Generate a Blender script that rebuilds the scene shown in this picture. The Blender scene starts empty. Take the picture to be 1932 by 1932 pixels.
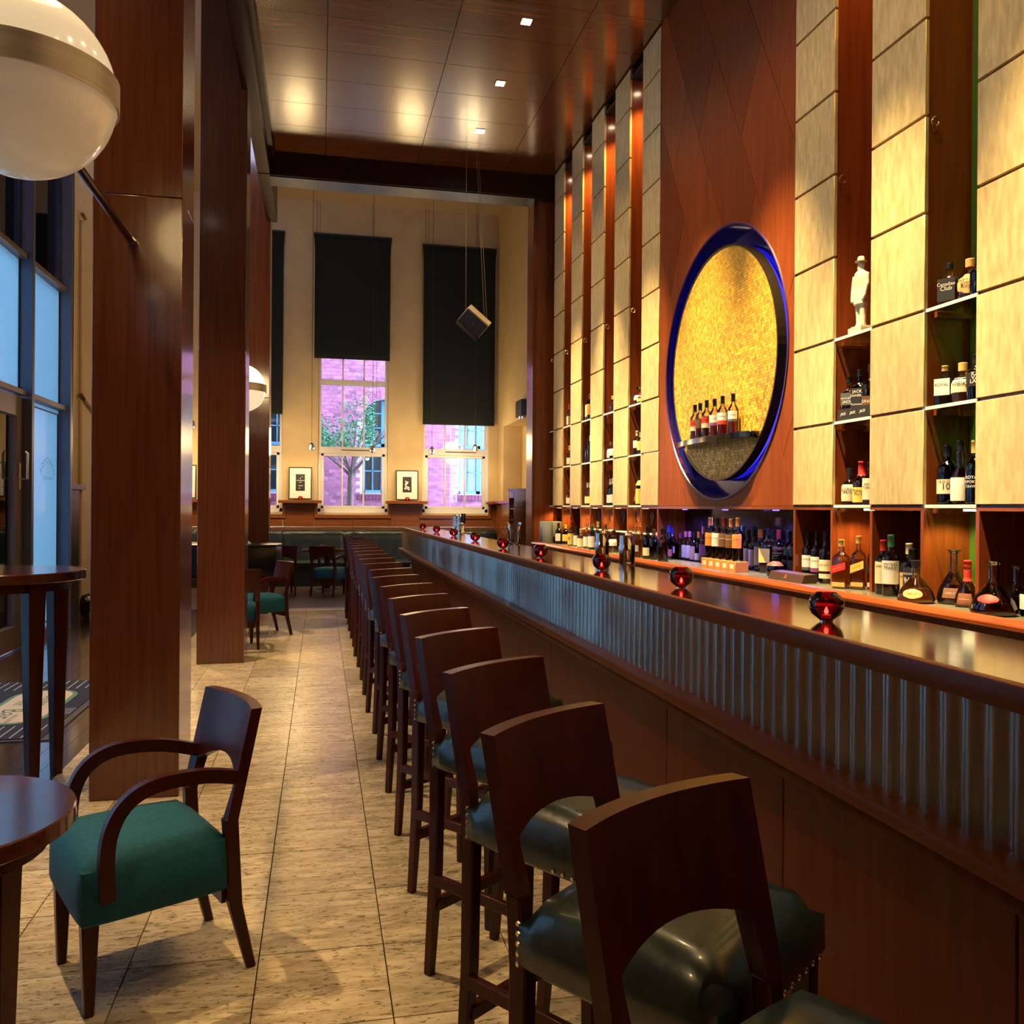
import bpy, bmesh, math, random
from mathutils import Vector, Matrix
random.seed(11)
S = bpy.context.scene
C = S.collection
R = math.radians

# ------------------------------------------------------------------ camera
cam_d = bpy.data.cameras.new('camera')
cam_d.sensor_width = 36.0
cam_d.lens = 36.0 * 1656.0 / 1932.0
cam_d.shift_y = -8.5 / 1932.0
cam_d.clip_start = 0.05
cam_d.clip_end = 200
cam = bpy.data.objects.new('camera', cam_d)
C.objects.link(cam)
YAW = math.atan(361.0 / 1656.0)
ROLL = R(0.4)
cam.matrix_world = (Matrix.Translation((0, 0, 1.5)) @ Matrix.Rotation(-YAW, 4, 'Z')
                    @ Matrix.Rotation(R(90), 4, 'X') @ Matrix.Rotation(ROLL, 4, 'Z'))
S.camera = cam

# ------------------------------------------------------------------ view + world
S.view_settings.view_transform = 'Standard'
S.view_settings.look = 'None'
S.view_settings.gamma = 1.0
S.view_settings.use_curve_mapping = False
S.view_settings.exposure = 0.0
world = bpy.data.worlds.new('dusk_sky')
S.world = world
world.use_nodes = True
bg = world.node_tree.nodes['Background']
bg.inputs['Color'].default_value = (0.60, 0.66, 1.0, 1)
bg.inputs['Strength'].default_value = 14.0
try:
    S.cycles.max_bounces = 8
    S.cycles.diffuse_bounces = 4
    S.cycles.glossy_bounces = 4
    S.cycles.transmission_bounces = 6
    S.cycles.transparent_max_bounces = 24
    S.cycles.caustics_reflective = False
    S.cycles.caustics_refractive = False
    S.cycles.sample_clamp_indirect = 4.0
except Exception:
    pass

WARM = (1.0, 0.66, 0.30)
WARM2 = (1.0, 0.68, 0.30)


def spot(name, loc, target, watts, size=50, blend=0.6, color=WARM, radius=0.04, parent=None):
    d = bpy.data.lights.new(name, 'SPOT')
    d.energy = watts
    d.color = color
    d.spot_size = R(size)
    d.spot_blend = blend
    d.shadow_soft_size = radius
    o = bpy.data.objects.new(name, d)
    C.objects.link(o)
    o.location = loc
    v = Vector(target) - Vector(loc)
    o.rotation_euler = v.to_track_quat('-Z', 'Y').to_euler()
    return o


def point(name, loc, watts, color=WARM2, radius=0.04):
    d = bpy.data.lights.new(name, 'POINT')
    d.energy = watts
    d.color = color
    d.shadow_soft_size = radius
    o = bpy.data.objects.new(name, d)
    C.objects.link(o)
    o.location = loc
    return o


CEIL = 5.74


# ------------------------------------------------------------------ materials
MATS = {}


def _new(name):
    m = bpy.data.materials.new(name)
    m.use_nodes = True
    nt = m.node_tree
    return m, nt, nt.nodes['Principled BSDF']


def plain(name, col, rough=0.5, metal=0.0, coat=0.0, emit=None, estr=0.0, spec=0.5):
    if name in MATS:
        return MATS[name]
    m, nt, b = _new(name)
    b.inputs['Base Color'].default_value = (*col, 1)
    b.inputs['Roughness'].default_value = rough
    b.inputs['Metallic'].default_value = metal
    b.inputs['Coat Weight'].default_value = coat
    b.inputs['Coat Roughness'].default_value = 0.08
    b.inputs['Specular IOR Level'].default_value = spec
    if emit:
        b.inputs['Emission Color'].default_value = (*emit, 1)
        b.inputs['Emission Strength'].default_value = estr
    MATS[name] = m
    return m


def noisy(name, c1, c2, scale=(8, 8, 8), rough=0.4, metal=0.0, coat=0.0, detail=4, lo=0.3, hi=0.7,
          bump=0.0, vary=0.0, rvar=0.0, distort=0.0, coat_rough=0.1, spec=0.5):
    """two-colour noise along object coordinates (stretched = grain), random offset and tone per object"""
    if name in MATS:
        return MATS[name]
    m, nt, b = _new(name)
    N, L = nt.nodes, nt.links
    tc = N.new('ShaderNodeTexCoord')
    oi = N.new('ShaderNodeObjectInfo')
    mu = N.new('ShaderNodeVectorMath'); mu.operation = 'MULTIPLY'
    mu.inputs[1].default_value = scale
    L.new(tc.outputs['Object'], mu.inputs[0])
    off = N.new('ShaderNodeMath'); off.operation = 'MULTIPLY'; off.inputs[1].default_value = 73.0
    L.new(oi.outputs['Random'], off.inputs[0])
    ad = N.new('ShaderNodeVectorMath'); ad.operation = 'ADD'
    L.new(mu.outputs[0], ad.inputs[0]); L.new(off.outputs[0], ad.inputs[1])
    nz = N.new('ShaderNodeTexNoise')
    nz.inputs['Scale'].default_value = 1.0
    nz.inputs['Detail'].default_value = detail
    nz.inputs['Distortion'].default_value = distort
    L.new(ad.outputs[0], nz.inputs['Vector'])
    cr = N.new('ShaderNodeValToRGB')
    cr.color_ramp.elements[0].position = lo
    cr.color_ramp.elements[1].position = hi
    cr.color_ramp.elements[0].color = (*c1, 1)
    cr.color_ramp.elements[1].color = (*c2, 1)
    L.new(nz.outputs['Fac'], cr.inputs['Fac'])
    col = cr.outputs['Color']
    if vary > 0:
        hs = N.new('ShaderNodeHueSaturation')
        mr = N.new('ShaderNodeMapRange')
        mr.inputs['To Min'].default_value = 1 - vary
        mr.inputs['To Max'].default_value = 1 + vary
        L.new(oi.outputs['Random'], mr.inputs['Value'])
        L.new(mr.outputs['Result'], hs.inputs['Value'])
        L.new(col, hs.inputs['Color'])
        col = hs.outputs['Color']
    L.new(col, b.inputs['Base Color'])
    b.inputs['Roughness'].default_value = rough
    if rvar > 0:
        mr2 = N.new('ShaderNodeMapRange')
        mr2.inputs['To Min'].default_value = max(0.02, rough - rvar)
        mr2.inputs['To Max'].default_value = rough + rvar
        L.new(nz.outputs['Fac'], mr2.inputs['Value'])
        L.new(mr2.outputs['Result'], b.inputs['Roughness'])
    b.inputs['Metallic'].default_value = metal
    b.inputs['Coat Weight'].default_value = coat
    b.inputs['Coat Roughness'].default_value = .15 if name == 'cherry_ceiling' else coat_rough
    b.inputs['Specular IOR Level'].default_value = spec
    if bump > 0:
        bp = N.new('ShaderNodeBump')
        bp.inputs['Strength'].default_value = bump
        bp.inputs['Distance'].default_value = 0.004
        L.new(nz.outputs['Fac'], bp.inputs['Height'])
        L.new(bp.outputs['Normal'], b.inputs['Normal'])
    MATS[name] = m
    return m


def glass(name, tint=(1, 1, 1), ior=1.45, rough=0.0, keep=1.0, gloss=1.0):
    """thin glass: tinted see-through plus a fresnel reflection"""
    if name in MATS:
        return MATS[name]
    m = bpy.data.materials.new(name)
    m.use_nodes = True
    nt = m.node_tree
    N, L = nt.nodes, nt.links
    N.clear()
    out = N.new('ShaderNodeOutputMaterial')
    tr = N.new('ShaderNodeBsdfTransparent'); tr.inputs['Color'].default_value = (*[c * keep for c in tint], 1)
    gl = N.new('ShaderNodeBsdfGlossy'); gl.inputs['Roughness'].default_value = rough
    gl.inputs['Color'].default_value = (gloss, gloss, gloss, 1)
    fr = N.new('ShaderNodeFresnel'); fr.inputs['IOR'].default_value = ior
    mx = N.new('ShaderNodeMixShader')
    L.new(fr.outputs[0], mx.inputs[0]); L.new(tr.outputs[0], mx.inputs[1]); L.new(gl.outputs[0], mx.inputs[2])
    L.new(mx.outputs[0], out.inputs['Surface'])
    MATS[name] = m
    return m


def frosted(name, tint):
    """etched pane: scatters the daylight behind it"""
    m = bpy.data.materials.new(name)
    m.use_nodes = True
    nt = m.node_tree
    N, L = nt.nodes, nt.links
    N.clear()
    out = N.new('ShaderNodeOutputMaterial')
    tr = N.new('ShaderNodeBsdfTranslucent'); tr.inputs['Color'].default_value = (*tint, 1)
    gl = N.new('ShaderNodeBsdfGlossy'); gl.inputs['Roughness'].default_value = 0.12
    fr = N.new('ShaderNodeFresnel'); fr.inputs['IOR'].default_value = 1.35
    mx = N.new('ShaderNodeMixShader')
    L.new(fr.outputs[0], mx.inputs[0]); L.new(tr.outputs[0], mx.inputs[1]); L.new(gl.outputs[0], mx.inputs[2])
    L.new(mx.outputs[0], out.inputs['Surface'])
    MATS[name] = m
    return m


def emitter(name, col, strength):
    if name in MATS:
        return MATS[name]
    m = bpy.data.materials.new(name)
    m.use_nodes = True
    nt = m.node_tree
    N, L = nt.nodes, nt.links
    N.clear()
    out = N.new('ShaderNodeOutputMaterial')
    e = N.new('ShaderNodeEmission')
    e.inputs['Color'].default_value = (*col, 1)
    e.inputs['Strength'].default_value = strength
    L.new(e.outputs[0], out.inputs['Surface'])
    MATS[name] = m
    return m


def wood(name, dark, light, axis='z', rough=0.28, coat=0.35, vary=0.12, g=26.0, spec=.5):
    sc = {'x': (1.6, g, g), 'y': (g, 1.6, g), 'z': (g, g, 1.6)}[axis]
    return noisy(name, dark, light, sc, rough, 0, coat, 5, 0.25, 0.75, 0.0, vary, 0.05, 0.4, spec=spec)


W_CHAIR = wood('mahogany_chair', (.032, .0048, .0022), (.068, .0105, .0042), 'z', .34, .08, .15, spec=.22)
W_COL = wood('cherry_pillar', (.090, .022, .007), (.160, .042, .014), 'z', .20, .5, .05, 40)
W_CEIL = wood('cherry_ceiling', (.10, .030, .009), (.165, .050, .015), 'x', .24, .9, .10, 30)
W_WALL = wood('cherry_wall', (.17, .036, .008), (.30, .070, .016), 'z', .26, .35, .08, 30)
W_WALLY = wood('cherry_rail', (.17, .036, .008), (.30, .070, .016), 'y', .26, .35, .05, 30)
W_BAR = wood('mahogany_bar', (.032, .0070, .003), (.070, .015, .005), 'y', .12, 1.0, .05, 34)
W_NOSE = wood('mahogany_nosing', (.155, .038, .008), (.23, .060, .014), 'y', .36, .05, .05, 34, .15)
W_BARP = wood('mahogany_bar_panel', (.12, .024, .0055), (.19, .040, .0095), 'z', .30, .0, .12, 30, .12)
W_DARK = wood('dark_beam', (.016, .005, .003), (.032, .010, .005), 'y', .34, .05, .05, 30, .2)
W_TABLE = wood('table_wood', (.060, .016, .008), (.12, .030, .013), 'x', .16, .7, .1, 30)
W_WAIN = wood('wainscot_wood', (.17, .050, .014), (.27, .085, .025), 'x', .26, .4, .06, 30)
W_PLANK = wood('floor_plank_wood', (.045, .026, .018), (.10, .058, .038), 'y', .22, 1.0, .3, 24, .8)
W_BACKFL = noisy('back_floor_wood', (.045, .03, .024), (.09, .06, .045), (3, 16, 8), .35, 0, .1, 4, vary=0)
GOLD = noisy('champagne_metal_leaf', (.57, .43, .185), (.87, .70, .355), (34, 34, 9), .42, .3, 0, 6, .25, .75, .12, .05, .08)
GOLDSIDE = noisy('brass_edge', (.62, .42, .12), (.85, .62, .22), (20, 20, 4), .3, .9, 0, 3)
STEEL = noisy('brushed_steel', (.62, .58, .50), (.78, .74, .66), (3, 3, 60), .40, .9, 0, 3)
CHROME = plain('chrome', (.78, .78, .80), .08, 1.0)
BRASS = plain('polished_brass', (.80, .58, .28), .18, 1.0)
NAIL = plain('nail_head_metal', (.75, .70, .60), .2, 1.0)
LEATHER = noisy('dark_green_leather', (.010, .020, .018), (.020, .034, .030), (30, 30, 30), .30, 0, .25, 4, bump=.25, rvar=.08)
LEATHER_B = noisy('banquette_leather', (.010, .018, .018), (.020, .032, .031), (9, 9, 3), .36, 0, .1, 5, bump=.5, rvar=.1)
TEAL = noisy('teal_fabric', (.0, .070, .115), (.001, .100, .165), (60, 60, 60), .85, 0, 0, 3, bump=.15)
CREAM = noisy('cream_plaster', (.52, .385, .19), (.59, .445, .225), (3, 3, 3), .75, 0, 0, 3, bump=.05)
WHITEP = plain('white_paint', (.78, .74, .66), .4)
BLIND = noisy('black_green_cloth', (.0015, .0035, .0035), (.003, .0065, .006), (50, 50, 50), .9, 0, 0, 3)
BLACK = plain('black_lacquer', (.004, .004, .005), .28, 0, .1, spec=.3)
BLACKM = plain('black_matt', (.012, .012, .013), .55)
GREYP = plain('grey_blue_metal', (.105, .12, .18), .42, .2)
TRAV = None
GLASSC = glass('clear_window_glass', (.93, .96, 1.0), 1.35)


def travertine():
    m, nt, b = _new('travertine')
    N, L = nt.nodes, nt.links
    tc = N.new('ShaderNodeTexCoord'); oi = N.new('ShaderNodeObjectInfo')
    off = N.new('ShaderNodeMath'); off.operation = 'MULTIPLY'; off.inputs[1].default_value = 91.0
    L.new(oi.outputs['Random'], off.inputs[0])

    def nz(scale, detail, dist, rough=.55):
        mu = N.new('ShaderNodeVectorMath'); mu.operation = 'MULTIPLY'; mu.inputs[1].default_value = scale
        L.new(tc.outputs['Object'], mu.inputs[0])
        ad = N.new('ShaderNodeVectorMath'); ad.operation = 'ADD'
        L.new(mu.outputs[0], ad.inputs[0]); L.new(off.outputs[0], ad.inputs[1])
        n = N.new('ShaderNodeTexNoise')
        n.inputs['Scale'].default_value = 1; n.inputs['Detail'].default_value = detail
        n.inputs['Distortion'].default_value = dist; n.inputs['Roughness'].default_value = rough
        L.new(ad.outputs[0], n.inputs['Vector'])
        return n.outputs['Fac']
    a = nz((4, 22, 4), 5, 1.2)
    r1 = N.new('ShaderNodeValToRGB')
    e = r1.color_ramp.elements
    e[0].position = .30; e[0].color = (.42, .32, .20, 1)
    e[1].position = .68; e[1].color = (.74, .61, .43, 1)
    L.new(a, r1.inputs['Fac'])
    p = nz((26, 95, 26), 4, .8, .65)
    r2 = N.new('ShaderNodeValToRGB')
    f = r2.color_ramp.elements
    f[0].position = .37; f[0].color = (.14, .11, .08, 1)
    f[1].position = .45; f[1].color = (1, 1, 1, 1)
    L.new(p, r2.inputs['Fac'])
    mx = N.new('ShaderNodeMix'); mx.data_type = 'RGBA'; mx.blend_type = 'MULTIPLY'
    mx.inputs['Factor'].default_value = .8
    L.new(r1.outputs[0], mx.inputs[6]); L.new(r2.outputs[0], mx.inputs[7])
    hs = N.new('ShaderNodeHueSaturation')
    mr = N.new('ShaderNodeMapRange'); mr.inputs['To Min'].default_value = .84; mr.inputs['To Max'].default_value = 1.12
    L.new(oi.outputs['Random'], mr.inputs['Value']); L.new(mr.outputs['Result'], hs.inputs['Value'])
    L.new(mx.outputs[2], hs.inputs['Color'])
    L.new(hs.outputs[0], b.inputs['Base Color'])
    b.inputs['Roughness'].default_value = .26
    bp = N.new('ShaderNodeBump'); bp.inputs['Strength'].default_value = .25; bp.inputs['Distance'].default_value = .002
    L.new(r2.outputs[0], bp.inputs['Height']); L.new(bp.outputs['Normal'], b.inputs['Normal'])
    return m


TRAV = travertine()

# ------------------------------------------------------------------ mesh builder


class MB:
    def __init__(s):
        s.v = []; s.f = []

    def add(s, verts, faces, M=None):
        n = len(s.v)
        for p in verts:
            p = Vector(p)
            s.v.append(tuple(M @ p) if M else tuple(p))
        s.f += [tuple(i + n for i in f) for f in faces]
        return s

    def box(s, x0, x1, y0, y1, z0, z1, M=None):
        v = [(x0, y0, z0), (x1, y0, z0), (x1, y1, z0), (x0, y1, z0), (x0, y0, z1), (x1, y0, z1), (x1, y1, z1), (x0, y1, z1)]
        f = [(0, 3, 2, 1), (4, 5, 6, 7), (0, 1, 5, 4), (1, 2, 6, 5), (2, 3, 7, 6), (3, 0, 4, 7)]
        return s.add(v, f, M)

    def prism(s, pts, axis, lo, hi, M=None):
        """polygon in the two other axes, extruded along axis from lo to hi"""
        n = len(pts)

        def P(a, b, t):
            return {'x': (t, a, b), 'y': (a, t, b), 'z': (a, b, t)}[axis]
        v = [P(a, b, lo) for a, b in pts] + [P(a, b, hi) for a, b in pts]
        f = [tuple(range(n))[::-1], tuple(range(n, 2 * n))]
        f += [(i, (i + 1) % n, n + (i + 1) % n, n + i) for i in range(n)]
        return s.add(v, f, M)

    def tube(s, path, r, n=8, M=None, cap=True, closed=False):
        P = [Vector(p) for p in path]
        k = len(P)
        rs = r if isinstance(r, (list, tuple)) else [r] * k
        v = []; f = []
        up = None
        for i, p in enumerate(P):
            if closed:
                t = (P[(i + 1) % k] - P[i - 1]).normalized()
            else:
                t = (P[min(i + 1, k - 1)] - P[max(i - 1, 0)]).normalized()
            if up is None:
                up = Vector((0, 0, 1)) if abs(t.z) < .9 else Vector((1, 0, 0))
            a = t.cross(up).normalized(); b = a.cross(t).normalized()
            up = b
            for j in range(n):
                an = 2 * math.pi * j / n
                v.append(p + a * math.cos(an) * rs[i] + b * math.sin(an) * rs[i])
        for i in range(k if closed else k - 1):
            i2 = (i + 1) % k
            for j in range(n):
                f.append((i * n + j, i * n + (j + 1) % n, i2 * n + (j + 1) % n, i2 * n + j))
        if cap and not closed:
            f.append(tuple(range(n))[::-1]); f.append(tuple(range((k - 1) * n, k * n)))
        return s.add(v, f, M)

    def lathe(s, prof, n=16, M=None, cap=True):
        v = []; f = []
        k = len(prof)
        for r, z in prof:
            for j in range(n):
                a = 2 * math.pi * j / n
                v.append((r * math.cos(a), r * math.sin(a), z))
        for i in range(k - 1):
            for j in range(n):
                f.append((i * n + j, i * n + (j + 1) % n, (i + 1) * n + (j + 1) % n, (i + 1) * n + j))
        if cap:
            f.append(tuple(range(n))[::-1]); f.append(tuple(range((k - 1) * n, k * n)))
        return s.add(v, f, M)

    def mesh(s, name='m', smooth=False, bevel=0, seg=2, angle=40):
        me = bpy.data.meshes.new(name)
        me.from_pydata(s.v, [], s.f)
        bm = bmesh.new(); bm.from_mesh(me)
        bmesh.ops.recalc_face_normals(bm, faces=bm.faces)
        if bevel > 0:
            ed = [e for e in bm.edges if len(e.link_faces) == 2 and e.calc_face_angle(0) > R(30)]
            bmesh.ops.bevel(bm, geom=ed, offset=bevel, segments=seg, profile=.5, affect='EDGES', clamp_overlap=True)
        bm.to_mesh(me); bm.free()
        if smooth or bevel > 0:
            me.shade_smooth()
            me.set_sharp_from_angle(angle=R(angle))
        return me

    def build(s, name, mat, parent=None, **k):
        return obj(name, s.mesh(name, **k), mat, parent)


def obj(name, me, mat=None, parent=None, loc=None, rot=None, scale=None):
    o = bpy.data.objects.new(name, me)
    C.objects.link(o)
    if mat is not None:
        if not me.materials:
            me.materials.append(mat)
        elif me.materials[0] != mat:
            o.material_slots[0].link = 'OBJECT'
            o.material_slots[0].material = mat
    if parent: o.parent = parent
    if loc is not None: o.location = loc
    if rot is not None: o.rotation_euler = rot if isinstance(rot, (tuple, list)) else (0, 0, rot)
    if scale is not None: o.scale = scale
    return o


def tag(o, label=None, cat=None, group=None, kind=None):
    if label: o['label'] = label
    if cat: o['category'] = cat
    if group: o['group'] = group
    if kind: o['kind'] = kind
    return o


def thing(name, label, cat, loc=(0, 0, 0), rz=0, group=None, kind=None):
    o = bpy.data.objects.new(name, None)
    o.empty_display_size = .1
    C.objects.link(o)
    o.location = loc; o.rotation_euler = (0, 0, rz)
    return tag(o, label, cat, group, kind)


def struct(o, label=None):
    o['kind'] = 'structure'
    if label: o['label'] = label
    return o


def kids(o):
    return [c for c in bpy.data.objects if c.parent == o]


def copy_tree(root, loc=None, rz=None, label=None, group=None):
    r = root.copy(); C.objects.link(r)
    if loc is not None: r.location = loc
    if rz is not None: r.rotation_euler = (0, 0, rz)
    if label: r['label'] = label
    if group: r['group'] = group
    for ch in kids(root):
        if ch.parent is root and ch is not r:
            c = ch.copy(); C.objects.link(c); c.parent = r
            for g in kids(ch):
                d = g.copy(); C.objects.link(d); d.parent = c
    return r


_fc = bpy.data.curves.new('_txt', 'FONT')
_fo = bpy.data.objects.new('_txt', _fc)
C.objects.link(_fo)


def text_geo(body, size, bold=0.0, align='CENTER', spacing=1.0, width=None):
    _fc.body = body; _fc.size = size; _fc.align_x = align; _fc.align_y = 'CENTER'
    _fc.offset = bold; _fc.resolution_u = 2; _fc.space_character = spacing
    bpy.context.view_layer.update()
    me = bpy.data.meshes.new_from_object(_fo.evaluated_get(bpy.context.evaluated_depsgraph_get()))
    v = [tuple(p.co) for p in me.vertices]; f = [tuple(p.vertices) for p in me.polygons]
    bpy.data.meshes.remove(me)
    if width and v:
        w = max(a[0] for a in v) - min(a[0] for a in v)
        k = width / w if w > 0 else 1
        v = [(a[0] * k, a[1] * k, 0) for a in v]
    return v, f
# ------------------------------------------------------------------ floor
floor = struct(MB().box(-3.3, 3.6, -3.0, 17.7, -.20, -.016).build('floor', plain('dark_grout', (.035, .028, .02), .7)),
               'travertine and wood bar floor')
TX, TY = .41, .4463
tile_me = MB().box(-TX / 2 + .0022, TX / 2 - .0022, -TY / 2 + .0022, TY / 2 - .0022, -.03, 0).mesh('tile')
for i in range(7):
    for j in range(-9, 23):
        cx = -1.42 + TX * (i + .5); cy = 3.035 + TY * (j + .5)
        obj('tile', tile_me, TRAV, floor, (cx, cy, random.uniform(-.0006, .0004)), random.choice((0, math.pi)))
# entrance planks run along the room
pw = .105
cols = 16
for i in range(cols):
    x0 = -3.1 + i * pw
    y = -3 + random.uniform(-1.5, 0)
    while y < 13.3:
        ln = random.choice((1.7, 2.0, 2.3))
        a, b = max(y, -3), min(y + ln, 13.3)
        if b - a > .1:
            o = MB().box(-pw / 2 + .001, pw / 2 - .001, -(b - a) / 2 + .001, (b - a) / 2 - .001, -.03, 0).build('plank', W_PLANK, floor)
            o.location = (x0 + pw / 2, (a + b) / 2, -.0005)
        y += ln
bf = MB().box(-3.1, 3.45, 13.32, 17.4, -.03, .001).build('back_floor', W_BACKFL, floor)
st = MB().box(-.70, 1.24, 12.91, 12.98, -.01, .008).build('trim_1', plain('pale_metal_strip', (.88, .82, .66), .5, .1))
struct(st, 'pale metal strip across the floor before the back room')
bf2 = MB().box(1.45, 3.15, -3, 13.3, -.03, -.001).build('service_floor', plain('dark_service_floor', (.05, .04, .035), .6), floor)

# ------------------------------------------------------------------ ceiling
ceil = struct(MB().box(-.64, 3.2, -3, 11.2, CEIL + .02, CEIL + .25).build('ceiling', plain('ceiling_joint', (.012, .005, .003), .7)),
              'glossy cherry wood panelled ceiling')
xl = [-.62, .03, 1.135, 2.24, 2.90]
yl = [-3.0] + [7.767 + .578 * k for k in range(-18, 6)] + [10.85]
cm = {}
for i in range(4):
    for j in range(len(yl) - 1):
        w = xl[i + 1] - xl[i]; l = yl[j + 1] - yl[j]
        key = (round(w, 3), round(l, 3))
        if key not in cm:
            cm[key] = MB().box(-w / 2 + .003, w / 2 - .003, -l / 2 + .003, l / 2 - .003, 0, .03).mesh('ceiling_panel')
        obj('ceiling_panel', cm[key], W_CEIL, ceil, ((xl[i] + xl[i + 1]) / 2, (yl[j] + yl[j + 1]) / 2, CEIL))
MB().box(-.76, -.62, -3, 12.7, 5.46, 6.62).build('fascia_beam', W_DARK, ceil)
MB().box(-.62, -.57, -3, 10.85, CEIL - .09, CEIL).build('fascia_moulding', W_DARK, ceil)
c2 = struct(MB().box(-3.3, -.62, -3, 11.2, 6.6, 6.8).build('ceiling_aisle', plain('aisle_ceiling', (.45, .34, .2), .8)), 'ceiling over the entrance aisle')
c3 = struct(MB().box(-3.3, 3.9, 11.15, 17.8, 7.4, 7.6).build('ceiling_back', plain('aisle_ceiling', (.45, .34, .2), .8)), 'high ceiling of the back room')
# beam of the portal
bm_ = struct(MB().box(-.76, 3.2, 10.85, 11.2, 5.452, 7.45).build('wall_portal_beam', W_DARK), 'dark wooden beam over the opening to the back room')
MB().box(-.62, 2.67, 10.88, 11.2, 5.44, 5.452).build('steel_soffit', noisy('blued_steel', (.035, .04, .055), (.07, .075, .10), (4, 2, 4), .35, .9), bm_)
pp = struct(MB().box(2.67, 3.20, 11.0, 11.38, 0, 5.74).build('wall_portal_pier', W_WALL), 'cherry wood pier at the end of the back bar')
MB().box(2.655, 2.69, 10.985, 11.02, 0, 5.46).build('pier_edge', W_COL, pp)

# ------------------------------------------------------------------ pillars (three, in line)
for n, (y0, lab) in enumerate(((4.78, 'large reddish wood clad pillar beside the teal armchair'),
                               (8.71, 'slimmer looking wood clad pillar in the middle of the row'),
                               (12.64, 'wood clad pillar farthest back, by the green banquette'))):
    p = thing('pillar', lab, 'pillar', (-.92, y0 + .21, 0), kind='structure')
    hz = 3.08 if n == 0 else (2.98 if n == 1 else 3.0)
    MB().box(-.215, .215, -.21, .21, 0, hz - .002).build('lower_cladding', W_COL, p, bevel=.004, seg=1)
    MB().box(-.213, .213, -.208, .208, hz + .001, 6.6).build('upper_cladding', W_COL, p, bevel=.004, seg=1)
    MB().box(-.205, .205, -.2, .2, 0.01, 6.5).build('core', BLACKM, p)

# ------------------------------------------------------------------ back room walls
WB = [(-2.08, -.72), (-.06, 1.29), (1.97, 3.30)]
WZ0, WZ1 = 1.37, 6.58
mb = MB()
xs = [-3.2] + [v for w in WB for v in w] + [3.9]
for i in range(0, len(xs), 2):
    mb.box(xs[i], xs[i + 1], 17.4, 17.7, 0, 7.5)
for a, b in WB:
    mb.box(a, b, 17.4, 17.7, 0, WZ0)
    mb.box(a, b, 17.4, 17.7, WZ1, 7.5)
wb = struct(mb.build('wall_back', CREAM), 'cream plaster end wall with tall windows')
mb = MB()
mb.box(3.48, 3.9, 11.2, 17.4, 3.08, 7.5).box(3.48, 3.9, 16.79, 17.4, 0, 3.08).box(3.48, 3.9, 11.2, 16.79, 0, 1.60).box(3.86, 3.95, 11.2, 16.79, 1.6, 3.08)
struct(mb.build('wall_right_back', CREAM), 'cream plaster side wall with a recess beside the back window')
mb = MB().box(-3.3, -3.1, 11.52, 17.4, 0, 7.5)
wl = struct(mb.build('wall_left', CREAM), 'cream plaster wall beside the glazed entrance')
struct(MB().box(-3.3, 3.4, -3.1, -3.0, 0, 6.7).build('wall_near', W_WALL), 'wall behind the viewer')

# wainscot of the end wall: separate boards, rails, ledges
wn = thing('trim_2', 'reddish wood wainscot with ledges below the windows', 'wainscot', kind='structure')
del wn['category']
Yw = 17.4


def wbox(name, x0, x1, z0, z1, d, mat=W_WAIN, y=Yw, bev=.003):
    return MB().box(x0, x1, y - d, y, z0, z1).build(name, mat, wn, bevel=bev, seg=1)


for a, b in ((-3.1, -2.14), (-.66, -.12), (1.35, 1.91), (3.36, 3.48)):
    wbox('pier_board', a, b, 0, 1.53, .03)
for a, b in WB:
    m_ = (b - a - .12) / 2
    k = 2
    for i in range(k):
        x0 = a - .06 + i * (b - a + .12) / k
        wbox('under_window_board', x0 + .006, x0 + (b - a + .12) / k - .006, 0, 1.26, .028)
    wbox('sill_rail', a - .06, b + .06, 1.268, 1.335, .05)
    for x in (a - .06, b + .005):
        wbox('window_jamb_trim', x, x + .055, 1.335, 1.53, .045)
for a, b in ((-3.1, -2.0), (-.79, .02), (1.24, 2.06), (3.24, 3.48)):
    wbox('ledge', a, b, 1.555, 1.612, .19)
    wbox('ledge_bracket', a + .08, b - .08, 1.50, 1.553, .10)
MB().box(3.36, 3.47, 11.4, 17.3, 1.575, 1.625).build('side_ledge', W_WAIN, wn)
MB().box(3.45, 3.479, 11.4, 17.3, 0, 1.57).build('side_board', W_WAIN, wn)

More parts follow.
